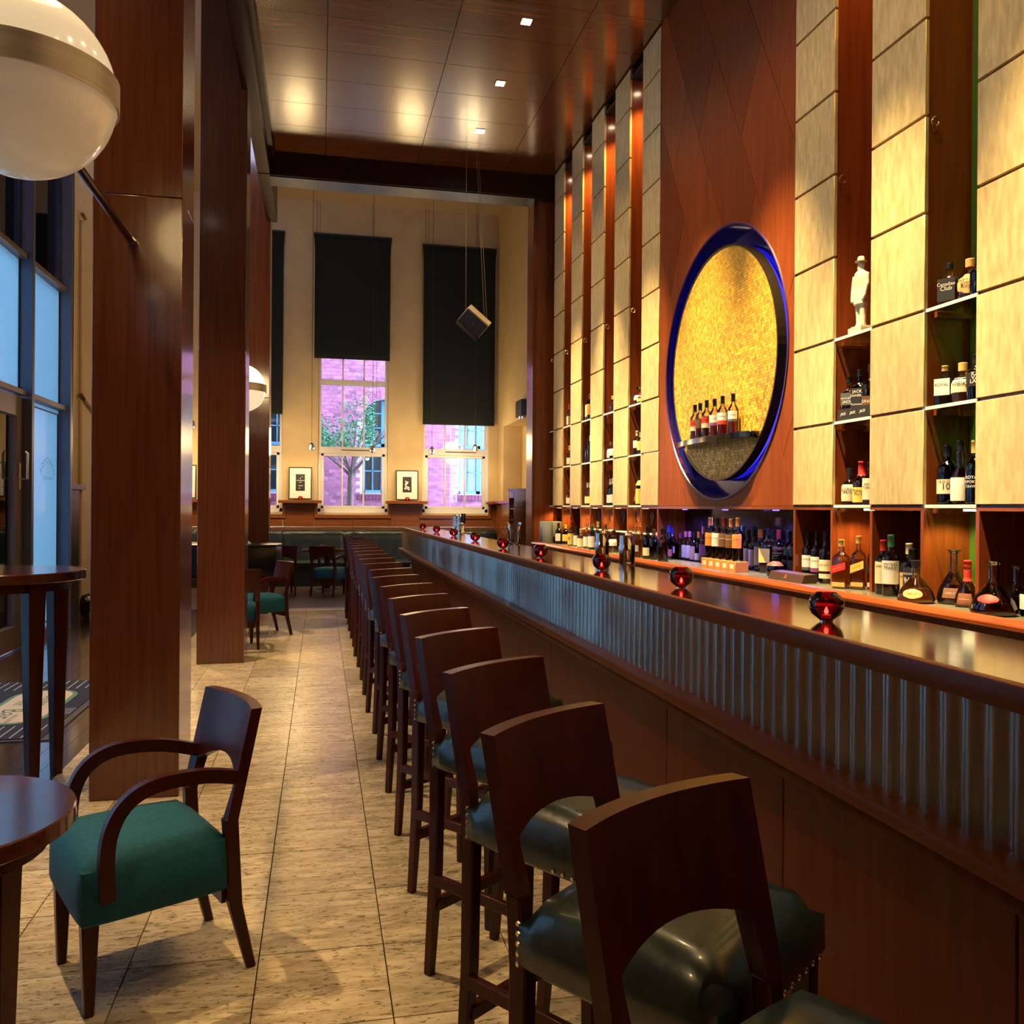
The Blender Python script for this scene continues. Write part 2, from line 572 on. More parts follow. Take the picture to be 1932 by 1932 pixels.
# white windows of the end wall, each pane a part
WINP = plain('window_white', (.72, .69, .64), .35)
nwin = 0
for a, b in WB:
    nwin += 1
    w = thing('window_%d' % nwin, ['white framed window left of the framed prints, mostly hidden by the pillar',
                                   'white framed window with the street tree outside', 'white framed window at the right of the end wall'][nwin - 1],
              'window', (0, 17.52, 0), kind='structure')
    del w['category']

    def fr(n, x0, x1, z0, z1, d=.05, o=0):
        MB().box(x0, x1, -d + o, d + o, z0, z1).build(n, WINP, w, bevel=.004, seg=1)
    fr('jamb', a, a + .06, WZ0, WZ1); fr('jamb', b - .06, b, WZ0, WZ1)
    fr('bottom_rail', a, b, WZ0, WZ0 + .09); fr('transom', a, b, 2.53, 2.66, .06); fr('transom', a, b, 3.87, 3.97, .06)
    MB().box(a + .0, b, -.115, .02, WZ0 - .03, WZ0 + .02).build('sill', WINP, w, bevel=.005, seg=1)
    iw = b - a - .12
    zones = [(WZ0 + .09, 2.53, .06), (2.66, 3.87, 0), (3.97, 5.2, 0), (5.2, WZ1, 0)]
    for z0, z1, ins in zones:
        if ins:
            fr('sash_stile', a + .06, a + .115, z0, z1, .035, -.01); fr('sash_stile', b - .115, b - .06, z0, z1, .035, -.01)
            fr('sash_rail', a + .06, b - .06, z0, z0 + .05, .035, -.01); fr('sash_rail', a + .06, b - .06, z1 - .05, z1, .035, -.01)
        for k in (1, 2):
            x = a + .06 + iw * k / 3
            fr('glazing_bar', x - .014, x + .014, z0, z1, .025)
        for k in range(3):
            MB().box(a + .06 + iw * k / 3, a + .06 + iw * (k + 1) / 3, -.003, .003, z0, z1).build('pane', GLASSC, w)
    MB().tube([(a + .45, -.10, 2.60), (b - .25, -.10, 2.60)], .008, 6).build('stay_bar', CHROME, w)
    # white outer reveal strip seen beside the frame
    MB().box(b - .002, b + .0, -.12, .1, WZ0, WZ1).build('reveal_lining', WINP, w)

# ------------------------------------------------------------------ glazed entrance front (left)
FY = [11.42 - 1.43 * k for k in range(7)]
FROST = frosted('etched_glass', (.60, .90, .95))
struct(MB().box(-3.3, -3.1, -3, FY[6] + .07, 0, 6.6).build('wall_left_near', CREAM), 'cream wall on the entrance side behind the viewer')
FRAMEB = plain('bronze_grey_frame', (.17, .125, .09), .4, .2)
LAB = ['glazed bay next to the cream wall with an etched logo', 'glazed bay above the entrance door']
for k in range(6):
    y1, y0 = FY[k], FY[k + 1]
    w = thing('window_%d' % (4 + k), LAB[k] if k < 2 else 'glazed bay of the entrance front, %s from the far end' % ['', '', 'third', 'fourth', 'fifth', 'sixth'][k], None, (0, 0, 0), kind='structure')
    MB().box(-3.12, -2.94, y1, y1 + .075, 0, 6.6).build('mullion', GREYP, w, bevel=.004, seg=1)
    for z in (2.65, 4.07):
        MB().box(-3.12, -2.99, y0 + .075, y1, z - .028, z + .028).build('transom', FRAMEB, w, bevel=.003, seg=1)
    z0 = .09
    if k != 1:
        MB().box(-3.12, -3.02, y0 + .075, y1, 0, .10).build('bottom_rail', FRAMEB, w)
        MB().box(-3.085, -3.075, y0 + .075, y1, .10, 2.62).build('pane', FROST, w)
        for zz in (.15, 2.56):
            MB().box(-3.075, -3.06, y0 + .10, y1 - .02, zz, zz + .012).build('glazing_bead', BLACKM, w)
        MB().box(-3.075, -3.06, y1 - .05, y1 - .035, .15, 2.57).build('glazing_bead', BLACKM, w)
    MB().box(-3.085, -3.075, y0 + .075, y1, 2.68, 4.04).build('pane', FROST, w)
    MB().box(-3.085, -3.075, y0 + .075, y1, 4.10, 6.6).build('pane', GLASSC, w)
    MB().box(-3.075, -3.06, y1 - .014, y1, 2.68, 6.6).build('glazing_bead', BLACKM, w)
    if k == 0:
        # etched, mirrored logo: an arc of letters over a line of small ones
        g = MB()
        word = 'ROMONOH'
        for i, ch in enumerate(word):
            v, f = text_geo(ch, .10)
            an = R(66 - i * 22)
            M = Matrix.Translation((-3.066, 10.98, 1.78)) @ Matrix.Rotation(R(90), 4, 'Z') @ Matrix.Rotation(R(90), 4, 'X') \
                @ Matrix.Translation((-.26 * math.sin(an), .22 * math.cos(an), 0)) @ Matrix.Rotation(an, 4, 'Z') @ Matrix.Scale(-1, 4, (1, 0, 0))
            g.add(v, f, M)
        v, f = text_geo('BAR LOUNGE', .055)
        g.add(v, f, Matrix.Translation((-3.066, 10.98, 1.80)) @ Matrix.Rotation(R(90), 4, 'Z') @ Matrix.Rotation(R(90), 4, 'X') @ Matrix.Scale(-1, 4, (1, 0, 0)))
        g.build('etched_logo', plain('etched_lettering', (.16, .30, .42), .6), w)
MB().box(-3.12, -2.94, 11.495, 11.53, 0, 6.6).build('trim_3', W_DARK)['kind'] = 'structure'
# door leaf in the second bay
dr = thing('door_1', 'glass entrance door with a wide bronze frame and steel handle', None, (0, 0, 0), kind='structure')
dy0, dy1 = FY[2] + .08, FY[1] - .005
for a, b in ((dy0, dy0 + .16), (dy1 - .16, dy1)):
    MB().box(-3.11, -3.03, a, b, .02, 2.60).build('stile', FRAMEB, dr, bevel=.004, seg=1)
MB().box(-3.11, -3.03, dy0 + .16, dy1 - .16, 2.40, 2.60).build('top_rail', FRAMEB, dr, bevel=.004, seg=1)
MB().box(-3.11, -3.03, dy0 + .16, dy1 - .16, .02, .26).build('bottom_rail', FRAMEB, dr, bevel=.004, seg=1)
MB().box(-3.075, -3.065, dy0 + .16, dy1 - .16, .26, 2.40).build('pane', GLASSC, dr)
hd = MB().box(-3.03, -3.015, dy1 - .12, dy1 - .08, 1.70 - .05, 1.95 - .03).build('handle_plate', STEEL, dr, bevel=.003, seg=1)
MB().tube([(-3.02, dy1 - .10, 1.76), (-2.95, dy1 - .10, 1.76), (-2.95, dy1 - .10, 2.02), (-2.97, dy1 - .11, 2.04)], .013, 8).build('handle', STEEL, dr, smooth=True)

# dado, pipe and radiator at the cream wall
dd = struct(MB().box(-3.1, -3.04, 11.56, 12.25, 0, 1.68).build('trim_4', W_DARK), 'dark dado board beside the glazed front')
MB().box(-3.1, -2.99, 11.54, 12.35, 1.69, 1.75).build('cap', W_CHAIR, dd)
pi = thing('heating_pipe', 'cream painted heating pipe running up the wall by the entrance', 'pipe', (-3.06, 12.36, 0))
MB().tube([(0, 0, .30), (0, 0, 2.86)], .026, 10).build('lower_pipe', CREAM, pi, smooth=True)
MB().tube([(0, .02, 2.95), (0, .02, 5.2)], .026, 10).build('upper_pipe', CREAM, pi, smooth=True)
MB().tube([(0, .02, 2.95), (0.0, .25, 2.88), (0, .9, 2.75)], .022, 8).build('branch_pipe', CREAM, pi, smooth=True)
for z in (2.90, 5.25):
    MB().lathe([(.05, -.02), (.05, .02)], 12, Matrix.Translation((.02, 0, z)) @ Matrix.Rotation(R(60), 4, 'Y')).build('clamp', plain('bronze_clamp', (.16, .09, .04), .35, .7), pi)
ra = thing('radiator', 'low black radiator with a white valve behind the pillar', 'radiator', (-2.98, 12.55, 0))
for i in range(6):
    MB().box(-.10, .06, -.02 + i * .1, .065 + i * .1, .06, .30).build('section', BLACKM, ra, bevel=.012)
MB().tube([(0, -.16, .26), (0, -.04, .26)], .03, 10).build('valve', WHITEP, ra, smooth=True)
MB().tube([(0, -.26, .26), (0, -.16, .26)], .018, 8).build('valve_stem', BRASS, ra, smooth=True)
# ------------------------------------------------------------------ right wall: champagne panels, niches, roundel
WX = 2.90
ROW0, ROWH = 1.521, .4785
COLS = [(2.21, 2.64), (2.99, 3.42), (3.77, 4.20), (4.55, 4.98), (7.23, 7.66), (8.01, 8.44), (8.79, 9.22), (9.57, 10.0), (10.35, 10.78)]
wr = struct(MB().box(3.17, 3.45, -3, 11.2, 0, 5.9).build('wall_right', W_WALL), 'cherry wood back bar wall with champagne metal panels')
pm = MB().box(-.02, 0, -.215, .215, .008, ROWH - .008).mesh('metal_panel', bevel=.0015, seg=1)
for y0, y1 in COLS:
    MB().box(WX, 3.17, y0 + .004, y1 - .004, ROW0 - .002, CEIL).build('pier', W_WALL, wr)
    for r in range(9):
        z = ROW0 + r * ROWH
        if r == 8:
            h = CEIL - .02 - z
            MB().box(-.02, 0, -.215, .215, .008, h).build('metal_panel', GOLD, wr).location = (WX, (y0 + y1) / 2, z)
        else:
            obj('metal_panel', pm, GOLD, wr, (WX, (y0 + y1) / 2, z))
MB().box(WX - .01, 3.17, -3, 2.2, 1.5, CEIL).build('near_wall_board', W_WALL, wr)
# lower zone: upright boards and rail above the counter
CT = 1.06
for y0, y1 in COLS:
    for y in (y0, y1 - .022):
        MB().box(2.885, 3.17, y, y + .022, CT, ROW0 - .024).build('upright_board', W_WALL, wr)
    MB().box(2.885, 3.17, y0, y1, ROW0 - .022, ROW0 - .003).build('panel_rail', W_WALLY, wr)
MB().box(2.885, 3.17, 4.98, 7.23, ROW0 - .022, ROW0).build('panel_rail', W_WALLY, wr)
MARB = noisy('black_marble', (.004, .004, .006), (.035, .035, .04), (5, 9, 9), .12, 0, .3, 8, .52, .78, distort=1.5)
MB().box(3.14, 3.17, 4.98, 7.23, CT, ROW0 - .02).build('marble_splashback', MARB, wr)
for yb in (5.35, 6.1, 6.85):
    MB().lathe([(.022, 0), (.022, .008)], 12, Matrix.Translation((2.97, yb, ROW0 - .031))).build('bay_lamp', emitter('violet_glow', (.22, .14, 1.0), 3.0), wr)
    spot('violet_bay_light', (2.97, yb, ROW0 - .035), (2.99, yb, 0), 17, 160, .5, (.26, .20, 1.0), .02)

# veneered wall around the roundel: lozenge shaped sheets, hole cut for the recess
YC, ZC, RO, RI = 6.06, 2.575, 1.0, .865
cut = MB()
cut.lathe([(RO, -.3), (RO, .3)], 96, Matrix.Translation((WX, YC, ZC)) @ Matrix.Rotation(R(90), 4, 'Y'))
cutter = cut.build('_cutter', None)


def clip(poly, a, b, c):
    out = []
    for i in range(len(poly)):
        p, q = poly[i], poly[(i + 1) % len(poly)]
        dp, dq = a * p[0] + b * p[1] - c, a * q[0] + b * q[1] - c
        if dp <= 0: out.append(p)
        if dp * dq < 0:
            t = dp / (dp - dq)
            out.append((p[0] + t * (q[0] - p[0]), p[1] + t * (q[1] - p[1])))
    return out


W_VEN = wood('cherry_veneer', (.16, .034, .008), (.27, .062, .014), 'z', .42, .0, .28, 30, .12)
y0r, y1r, z0r, z1r = 4.984, 7.226, ROW0 + .002, CEIL
ua = Vector((math.cos(R(63)), math.sin(R(63)))); ub = Vector((math.cos(R(63)), -math.sin(R(63))))
pieces = []
LA, LB_ = 1.45, .62
for i in range(-8, 12):
    for j in range(-12, 14):
        o_ = Vector((YC, ZC)) + ua * (i * LA + (j % 2) * .5) + ub * (j * LB_)
        q = [o_ + (ua * LA) * s + (ub * LB_) * t for s, t in ((0.002, .004), (.998, .004), (.998, .996), (.002, .996))]
        q = [(p.x, p.y) for p in q]
        for A in ((-1, 0, -y0r), (1, 0, y1r), (0, -1, -z0r), (0, 1, z1r)):
            q = clip(q, *A)
            if len(q) < 3: break
        if len(q) >= 3:
            ar = abs(sum(q[k][0] * q[(k + 1) % len(q)][1] - q[(k + 1) % len(q)][0] * q[k][1] for k in range(len(q)))) / 2
            if ar > .004: pieces.append(q)
for q in pieces:
    inside = all((p[0] - YC) ** 2 + (p[1] - ZC) ** 2 < RO * RO * .97 for p in q)
    if inside: continue
    o = MB().prism(q, 'x', WX - .012 - random.uniform(0, .0006), WX + .02).build('veneer_sheet', W_VEN, wr)
    bmod = o.modifiers.new('cut', 'BOOLEAN'); bmod.object = cutter; bmod.operation = 'DIFFERENCE'; bmod.solver = 'EXACT'
    bpy.context.view_layer.update()
    ev = o.evaluated_get(bpy.context.evaluated_depsgraph_get())
    me = bpy.data.meshes.new_from_object(ev)
    o.modifiers.clear()
    if len(me.polygons) == 0:
        bpy.data.objects.remove(o)
    else:
        o.data = me
bpy.data.objects.remove(cutter)

ro = thing('wall_roundel', 'big round gold mosaic disc glowing blue around its edge', 'wall disc', (WX, YC, ZC), kind='thing')
MX = Matrix.Rotation(R(90), 4, 'Y')
BLUEB = plain('midnight_blue_lacquer', (.012, .012, .10), .14, .2, .5)
MB().lathe([(RO, -.012), (RO, .10)], 96, MX, cap=False).build('recess_wall', BLUEB, ro, smooth=True)
MB().lathe([(RO + .002, .10), (RO + .002, .115)], 96, MX).build('recess_back', BLUEB, ro)
MB().tube([(.0, (RO + .004) * math.cos(t), (RO + .004) * math.sin(t)) for t in [2 * math.pi * k / 96 for k in range(96)]], .010, 6, Matrix.Translation((-.012, 0, 0)), closed=True).build('recess_trim', plain('violet_trim', (.05, .02, .12), .3), ro, smooth=True)


def mosaic():
    m, nt, b = _new('gold_mosaic')
    N, L = nt.nodes, nt.links
    tc = N.new('ShaderNodeTexCoord')
    sp = N.new('ShaderNodeSeparateXYZ'); L.new(tc.outputs['Object'], sp.inputs[0])
    cb = N.new('ShaderNodeCombineXYZ'); L.new(sp.outputs['Y'], cb.inputs[0]); L.new(sp.outputs['Z'], cb.inputs[1])
    br = N.new('ShaderNodeTexBrick')
    br.offset = 0; br.inputs['Scale'].default_value = 1
    br.inputs['Brick Width'].default_value = .021; br.inputs['Row Height'].default_value = .021
    br.inputs['Mortar Size'].default_value = .0016; br.inputs['Bias'].default_value = 0
    br.inputs['Color1'].default_value = (.86, .54, .09, 1); br.inputs['Color2'].default_value = (.60, .33, .03, 1)
    br.inputs['Mortar'].default_value = (.38, .20, .02, 1)
    L.new(cb.outputs[0], br.inputs['Vector'])
    L.new(br.outputs['Color'], b.inputs['Base Color'])
    wn_ = N.new('ShaderNodeTexWhiteNoise')
    sn = N.new('ShaderNodeVectorMath'); sn.operation = 'SNAP'; sn.inputs[1].default_value = (.021, .021, .021)
    L.new(cb.outputs[0], sn.inputs[0]); L.new(sn.outputs[0], wn_.inputs['Vector'])
    su = N.new('ShaderNodeVectorMath'); su.operation = 'SUBTRACT'; su.inputs[1].default_value = (.5, .5, .5)
    L.new(wn_.outputs['Color'], su.inputs[0])
    sc = N.new('ShaderNodeVectorMath'); sc.operation = 'SCALE'; sc.inputs['Scale'].default_value = .35
    L.new(su.outputs[0], sc.inputs[0])
    ge = N.new('ShaderNodeNewGeometry')
    ad = N.new('ShaderNodeVectorMath'); ad.operation = 'ADD'
    L.new(ge.outputs['Normal'], ad.inputs[0]); L.new(sc.outputs[0], ad.inputs[1])
    no = N.new('ShaderNodeVectorMath'); no.operation = 'NORMALIZE'; L.new(ad.outputs[0], no.inputs[0])
    L.new(no.outputs[0], b.inputs['Normal'])
    b.inputs['Metallic'].default_value = .1
    b.inputs['Roughness'].default_value = .4
    return m


MB().lathe([(RI - .012, -.008), (RI - .012, .05)], 96, MX).build('mosaic_disc', mosaic(), ro)
MB().lathe([(RI - .012, -.012), (RI, -.012), (RI, .055), (RI - .012, .055), (RI - .012, -.012)], 96, MX, cap=False).build('disc_rim', plain('bronze_rim', (.12, .085, .05), .35, .8), ro)
MB().tube([(.075, (RI - .03) * math.cos(t), (RI - .03) * math.sin(t)) for t in [2 * math.pi * k / 96 for k in range(96)]], .014, 6, closed=True).build('light_strip', emitter('blue_led', (.03, .02, 1.0), 3.2), ro)
# slab shelf with rounded front that carries six bottles
sp_ = MB()
arc = [(.0, -.60)] + [(-.03 - .13 * math.cos(R(a)) ** .8, .62 * math.sin(R(a))) for a in range(-84, 85, 12)] + [(.0, .60)]
sp_.prism(arc, 'z', -.045, 0)
so = sp_.build('roundel_shelf', MARB, None, bevel=.004, seg=1)
so.location = (WX - .008, YC - .02, 2.03)
tag(so, 'black marble slab shelf curving out of the gold disc', 'shelf')

# ------------------------------------------------------------------ lit niches between the panel columns
SHELFG = glass('shelf_glass', (.80, .93, .86), 1.5)
EDGE = plain('pale_lit_edge', (.80, .82, .74), .3)  # pale colour stands in for light caught in the shelf edges
NICH = [(3.42, 3.77, 'nearest tall lit niche with glass shelves, green-lit back'), (4.20, 4.55, 'tall lit niche with the white figurine'),
        (7.66, 8.01, 'tall lit niche first left of the gold disc'), (8.44, 8.79, 'tall lit niche second left of the gold disc'),
        (9.22, 9.57, 'tall lit niche third left of the gold disc'), (10.0, 10.35, 'tall lit niche fourth left of the gold disc'),
        (10.78, 10.995, 'narrow lit niche against the end pier of the back bar')]
GREENB = plain('green_lit_back', (.10, .26, .03), .5)  # green light on the back panel, put into its colour
for n, (y0, y1, lab) in enumerate(NICH):
    t = thing('shelf_niche', lab, 'niche', (3.02, (y0 + y1) / 2, 0), group='lit shelf niches of the back bar')
    hw = (y1 - y0) / 2
    MB().box(.125, .148, -hw - .003, hw + .003, CT + .004, CEIL - .12).build('back_panel', GREENB if n == 0 else W_WALL, t)
    for r in range(3):
        z = ROW0 + r * ROWH
        sh = MB().box(-.125, .125, -hw + .002, hw - .002, z - .007, z + .006).build('glass_shelf', SHELFG, t)
        MB().box(-.131, -.125, -hw + .002, hw + .02, z - .009, z + .007).build('shelf_edge', EDGE, sh)
        MB().box(-.09, .12, hw - .03, hw - .001, z - .035, z - .008).build('shelf_cleat', W_WALLY, t)
    MB().box(-.13, .125, -hw, hw, CEIL - .12, CEIL - .10).build('light_box', BLACKM, t)
    MB().lathe([(.028, 0), (.028, .010)], 12, Matrix.Translation((-.02, 0, ROW0 - .024))).build('under_shelf_lamp', emitter('under_shelf_glow', (1.0, .78, .36), 6.0), t)
    spot('bay_light', (3.0, (y0 + y1) / 2, ROW0 - .03), (2.97, (y0 + y1) / 2, 0), 9 if n < 2 else 13, 150, .5, (1.0, .66, .22), .02)
    MB().lathe([(.045, 0), (.05, .03)], 14, Matrix.Translation((0, 0, CEIL - .16))).build('downlight_ring', CHROME, t)
    MB().lathe([(.034, 0), (.034, .012)], 12, Matrix.Translation((0, 0, CEIL - .165))).build('bulb', emitter('halogen', (1.0, .80, .50), 30.0), t)
    MB().tube([(-.10 + .018 * math.cos(a), hw - .02, 3.40 + .022 * math.sin(a)) for a in [k * math.pi / 6 for k in range(12)]], .005, 6, closed=True).build('pull_ring', BRASS, t)
    spot('niche_light', (3.00, (y0 + y1) / 2 + .02, CEIL - .18), (3.02, (y0 + y1) / 2 + .05, 1.5), 160, 70, .8, (1.0, .56, .16), .03)

# ------------------------------------------------------------------ back counter
bc = thing('back_counter', 'long back counter with wooden nosing below the bottle shelves', 'counter', (2.9, 5.5, 0))
TOPC = noisy('olive_laminate', (.10, .10, .07), (.17, .165, .12), (10, 10, 10), .25, 0, .2, 4)


def bcb(name, x0, x1, z0, z1, mat, y0=.3, y1=10.98, **k):
    return MB().box(x0 - 2.9, x1 - 2.9, y0 - 5.5, y1 - 5.5, z0, z1).build(name, mat, bc, **k)


bcb('top', 2.70, 3.17, 1.03, CT, TOPC)
MB().prism([(-.20, 1.05), (-.205, 1.066), (-.22, 1.072), (-.24, 1.062), (-.252, 1.045), (-.252, 1.03), (-.235, 1.02), (-.235, .97), (-.20, .97)], 'y', -5.2, 5.48).build('nosing', W_WALLY, bc, smooth=True, angle=30)
for i in range(9):
    ya = .3 + i * 10.68 / 9
    bcb('cabinet_front', 2.70, 2.72, .08, .965, W_WALL, ya + .004, ya + 10.68 / 9 - .004)
bcb('cabinet_body', 2.721, 3.17, .0, 1.03, BLACKM)

# ------------------------------------------------------------------ ceiling downlights over the bar
n = 0
ORD = ['nearest', 'second nearest', 'third', 'fourth', 'fifth', 'sixth', 'third farthest visible', 'second farthest visible', 'farthest']
for k in range(-6, 3):
    y = 7.456 + 1.145 * k
    t = thing('ceiling_downlight', 'small square ceiling downlight, %s of the row over the bar' % ORD[n], 'downlight', (1.724, y, CEIL), group='square ceiling downlights')
    MB().box(-.055, .055, -.055, .055, -.006, .0).build('trim_ring', CHROME, t)
    MB().box(-.04, .04, -.04, .04, -.010, -.006).build('lens', emitter('downlight_lens', (1.0, .88, .66), 40.0), t)
    spot('downlight_beam', (1.724, y, CEIL - .02), (2.90, y, 1.1), 3300, 32, 1.0, (1.0, .70, .33), .03)
    spot('downlight_spill', (1.724, y, CEIL - .02), (1.724, y, 0), 120, 110, .8, (1.0, .66, .28), .03)
    n += 1
# ------------------------------------------------------------------ the bar
BY0, BY1 = -1.95, 13.2
BT = 1.20
bar = thing('bar_counter', 'long mahogany bar with a glossy top and corrugated metal band', 'bar', (1.4, 5.6, 0))


def bb(name, x0, x1, y0, y1, z0, z1, mat, **k):
    return MB().box(x0 - 1.4, x1 - 1.4, y0 - 5.6, y1 - 5.6, z0, z1).build(name, mat, bar, **k)


bb('countertop', 1.182, 1.59, BY0, BY1, 1.172, BT, W_BAR, bevel=.003, seg=1)
bb('front_nosing', 1.168, 1.197, BY0, BY1, 1.152, BT + .001, W_NOSE, bevel=.004)
bb('end_nosing', 1.198, 1.59, BY1 - .025, BY1 + .004, 1.152, BT + .001, W_NOSE, bevel=.004)
bb('rear_kerb', 1.578, 1.602, BY0, BY1, 1.14, 1.19, W_BAR, bevel=.004)
# corrugated band
cor = MB()
pitch, amp = .0605, .010
nn = int((BY1 - BY0) / pitch * 8)
v = []; f = []
for i in range(nn + 1):
    y = BY0 + i * pitch / 8
    d = amp * math.cos(2 * math.pi * i / 8)
    v += [(1.206 - d - 1.4, y - 5.6, .888), (1.206 - d - 1.4, y - 5.6, 1.171)]
for i in range(nn):
    f.append((2 * i, 2 * i + 2, 2 * i + 3, 2 * i + 1))
cor.add(v, f).build('corrugated_band', noisy('corrugated_zinc', (.44, .40, .355), (.60, .55, .48), (6, 6, 2), .29, .92, 0, 4), bar, smooth=True, angle=80)
bb('band_backing', 1.218, 1.24, BY0, BY1, .888, 1.171, BLACKM)
bb('arm_ledge', 1.135, 1.24, BY0, BY1, .855, .888, W_NOSE, bevel=.004)
bb('ledge_moulding', 1.156, 1.24, BY0, BY1 - .25, .815, .854, W_BARP, bevel=.005)
yy = BY0
while yy < 12.2:
    y2 = min(yy + .83, 12.3)
    bb('front_panel', 1.249, 1.265, yy + .0025, y2 - .0025, .08, .814, W_BARP, bevel=.002, seg=1)
    yy += .83
bb('plinth', 1.27, 1.56, BY0, 12.25, 0, 1.168, BLACKM)
bb('kick_board', 1.255, 1.27, BY0, 12.25, 0, .078, W_DARK)

# ------------------------------------------------------------------ upholstered seat shape


def cushion(w, d, z0, z1, crown=.02, wf=None, nx=10, ny=10, edge=.03):
    """rounded upholstered block, width w at the rear and wf at the front (+y), crowned top"""
    wf = wf or w
    g = MB()
    v = []; f = []
    for j in range(ny + 1):
        t = j / ny
        for i in range(nx + 1):
            s = i / nx * 2 - 1
            ww = w + (wf - w) * t
            q = 2 * t - 1
            x = s * ww / 2 * math.sqrt(1 - .05 * q ** 6); y = q * d / 2 * math.sqrt(1 - .05 * s ** 6)
            ex = max(0, 1 - (1 - abs(s)) / .22); ey = max(0, 1 - (1 - abs(t * 2 - 1)) / .22)
            e = min(1, max(ex, ey) ** 1.0)
            z = z1 + crown * (1 - s * s) * (1 - (2 * t - 1) ** 2) - edge * (1 - math.sqrt(max(0, 1 - e * e)))
            v.append((x, y, z))
    n = nx + 1
    for j in range(ny):
        for i in range(nx):
            f.append((j * n + i, j * n + i + 1, (j + 1) * n + i + 1, (j + 1) * n + i))
    rim = [i for i in range(n)] + [j * n + nx for j in range(1, ny + 1)] + [ny * n + i for i in range(nx - 1, -1, -1)] + [j * n for j in range(ny - 1, 0, -1)]
    b0 = len(v)
    for k in rim:
        x, y, z = v[k]; v.append((x * 1.006, y * 1.006, z0 + .01))
    b1 = len(v)
    for k in rim:
        x, y, z = v[k]; v.append((x * .97, y * .97, z0))
    m = len(rim)
    for k in range(m):
        k2 = (k + 1) % m
        f.append((rim[k], rim[k2], b0 + k2, b0 + k)); f.append((b0 + k, b0 + k2, b1 + k2, b1 + k))
    f.append(tuple(b1 + k for k in range(m))[::-1])
    return g.add(v, f)


def post(mb, pts, wx, wy):
    """square post through points, widths per point"""
    k = len(pts); v = []; f = []
    for i, (x, y, z) in enumerate(pts):
        a = wx[i] / 2; b = wy[i] / 2
        v += [(x - a, y - b, z), (x + a, y - b, z), (x + a, y + b, z), (x - a, y + b, z)]
    for i in range(k - 1):
        for j in range(4):
            f.append((i * 4 + j, i * 4 + (j + 1) % 4, (i + 1) * 4 + (j + 1) % 4, (i + 1) * 4 + j))
    f.append((3, 2, 1, 0)); f.append(tuple((k - 1) * 4 + j for j in range(4)))
    return mb.add(v, f)


def back_panel(w, z0, z1, y0, y1, curve, th, arch=.0, nz=4, post_z=None, pw_=.80):
    """curved back board running into its two posts: bows to the rear in the middle, leans from y0 (bottom) to y1 (top)"""
    v = []; f = []
    zl = post_z if post_z is not None else z0
    S_ = [-1, -.9, -pw_, -pw_ + .002] + [-pw_ + .002 + (2 * pw_ - .004) * k / 12 for k in range(1, 12)] + [pw_ - .002, pw_, .9, 1]
    nx = len(S_) - 1
    for side in (0, 1):
        for s in S_:
            for j in range(nz + 1):
                t = j / nz
                zb = zl if abs(s) >= pw_ else z0 + arch * (1 - (s / pw_) ** 2)
                z = zb + (z1 - zb) * t
                yy_ = y0 + (y1 - y0) * ((z - zl) / (z1 - zl)) - curve * (1 - s * s) * min(1, max(0, (z - zl) / (z0 - zl + 1e-6)) if z0 > zl else 1)
                v.append((s * w / 2, yy_ + (th if side else 0), z))
    n = nz + 1; off = (nx + 1) * n
    for i in range(nx):
        for j in range(nz):
            a = i * n + j
            f.append((a, a + n, a + n + 1, a + 1)); f.append((off + a, off + a + 1, off + a + n + 1, off + a + n))
    for i in range(nx):
        a = i * n; f.append((a, off + a, off + a + n, a + n))
        a = i * n + nz; f.append((a, a + n, off + a + n, off + a))
    for j in range(nz):
        f.append((j, j + 1, off + j + 1, off + j))
        a = nx * n + j; f.append((a, off + a, off + a + 1, a + 1))
    return MB().add(v, f)


# ------------------------------------------------------------------ bar stools (local: +y = facing)


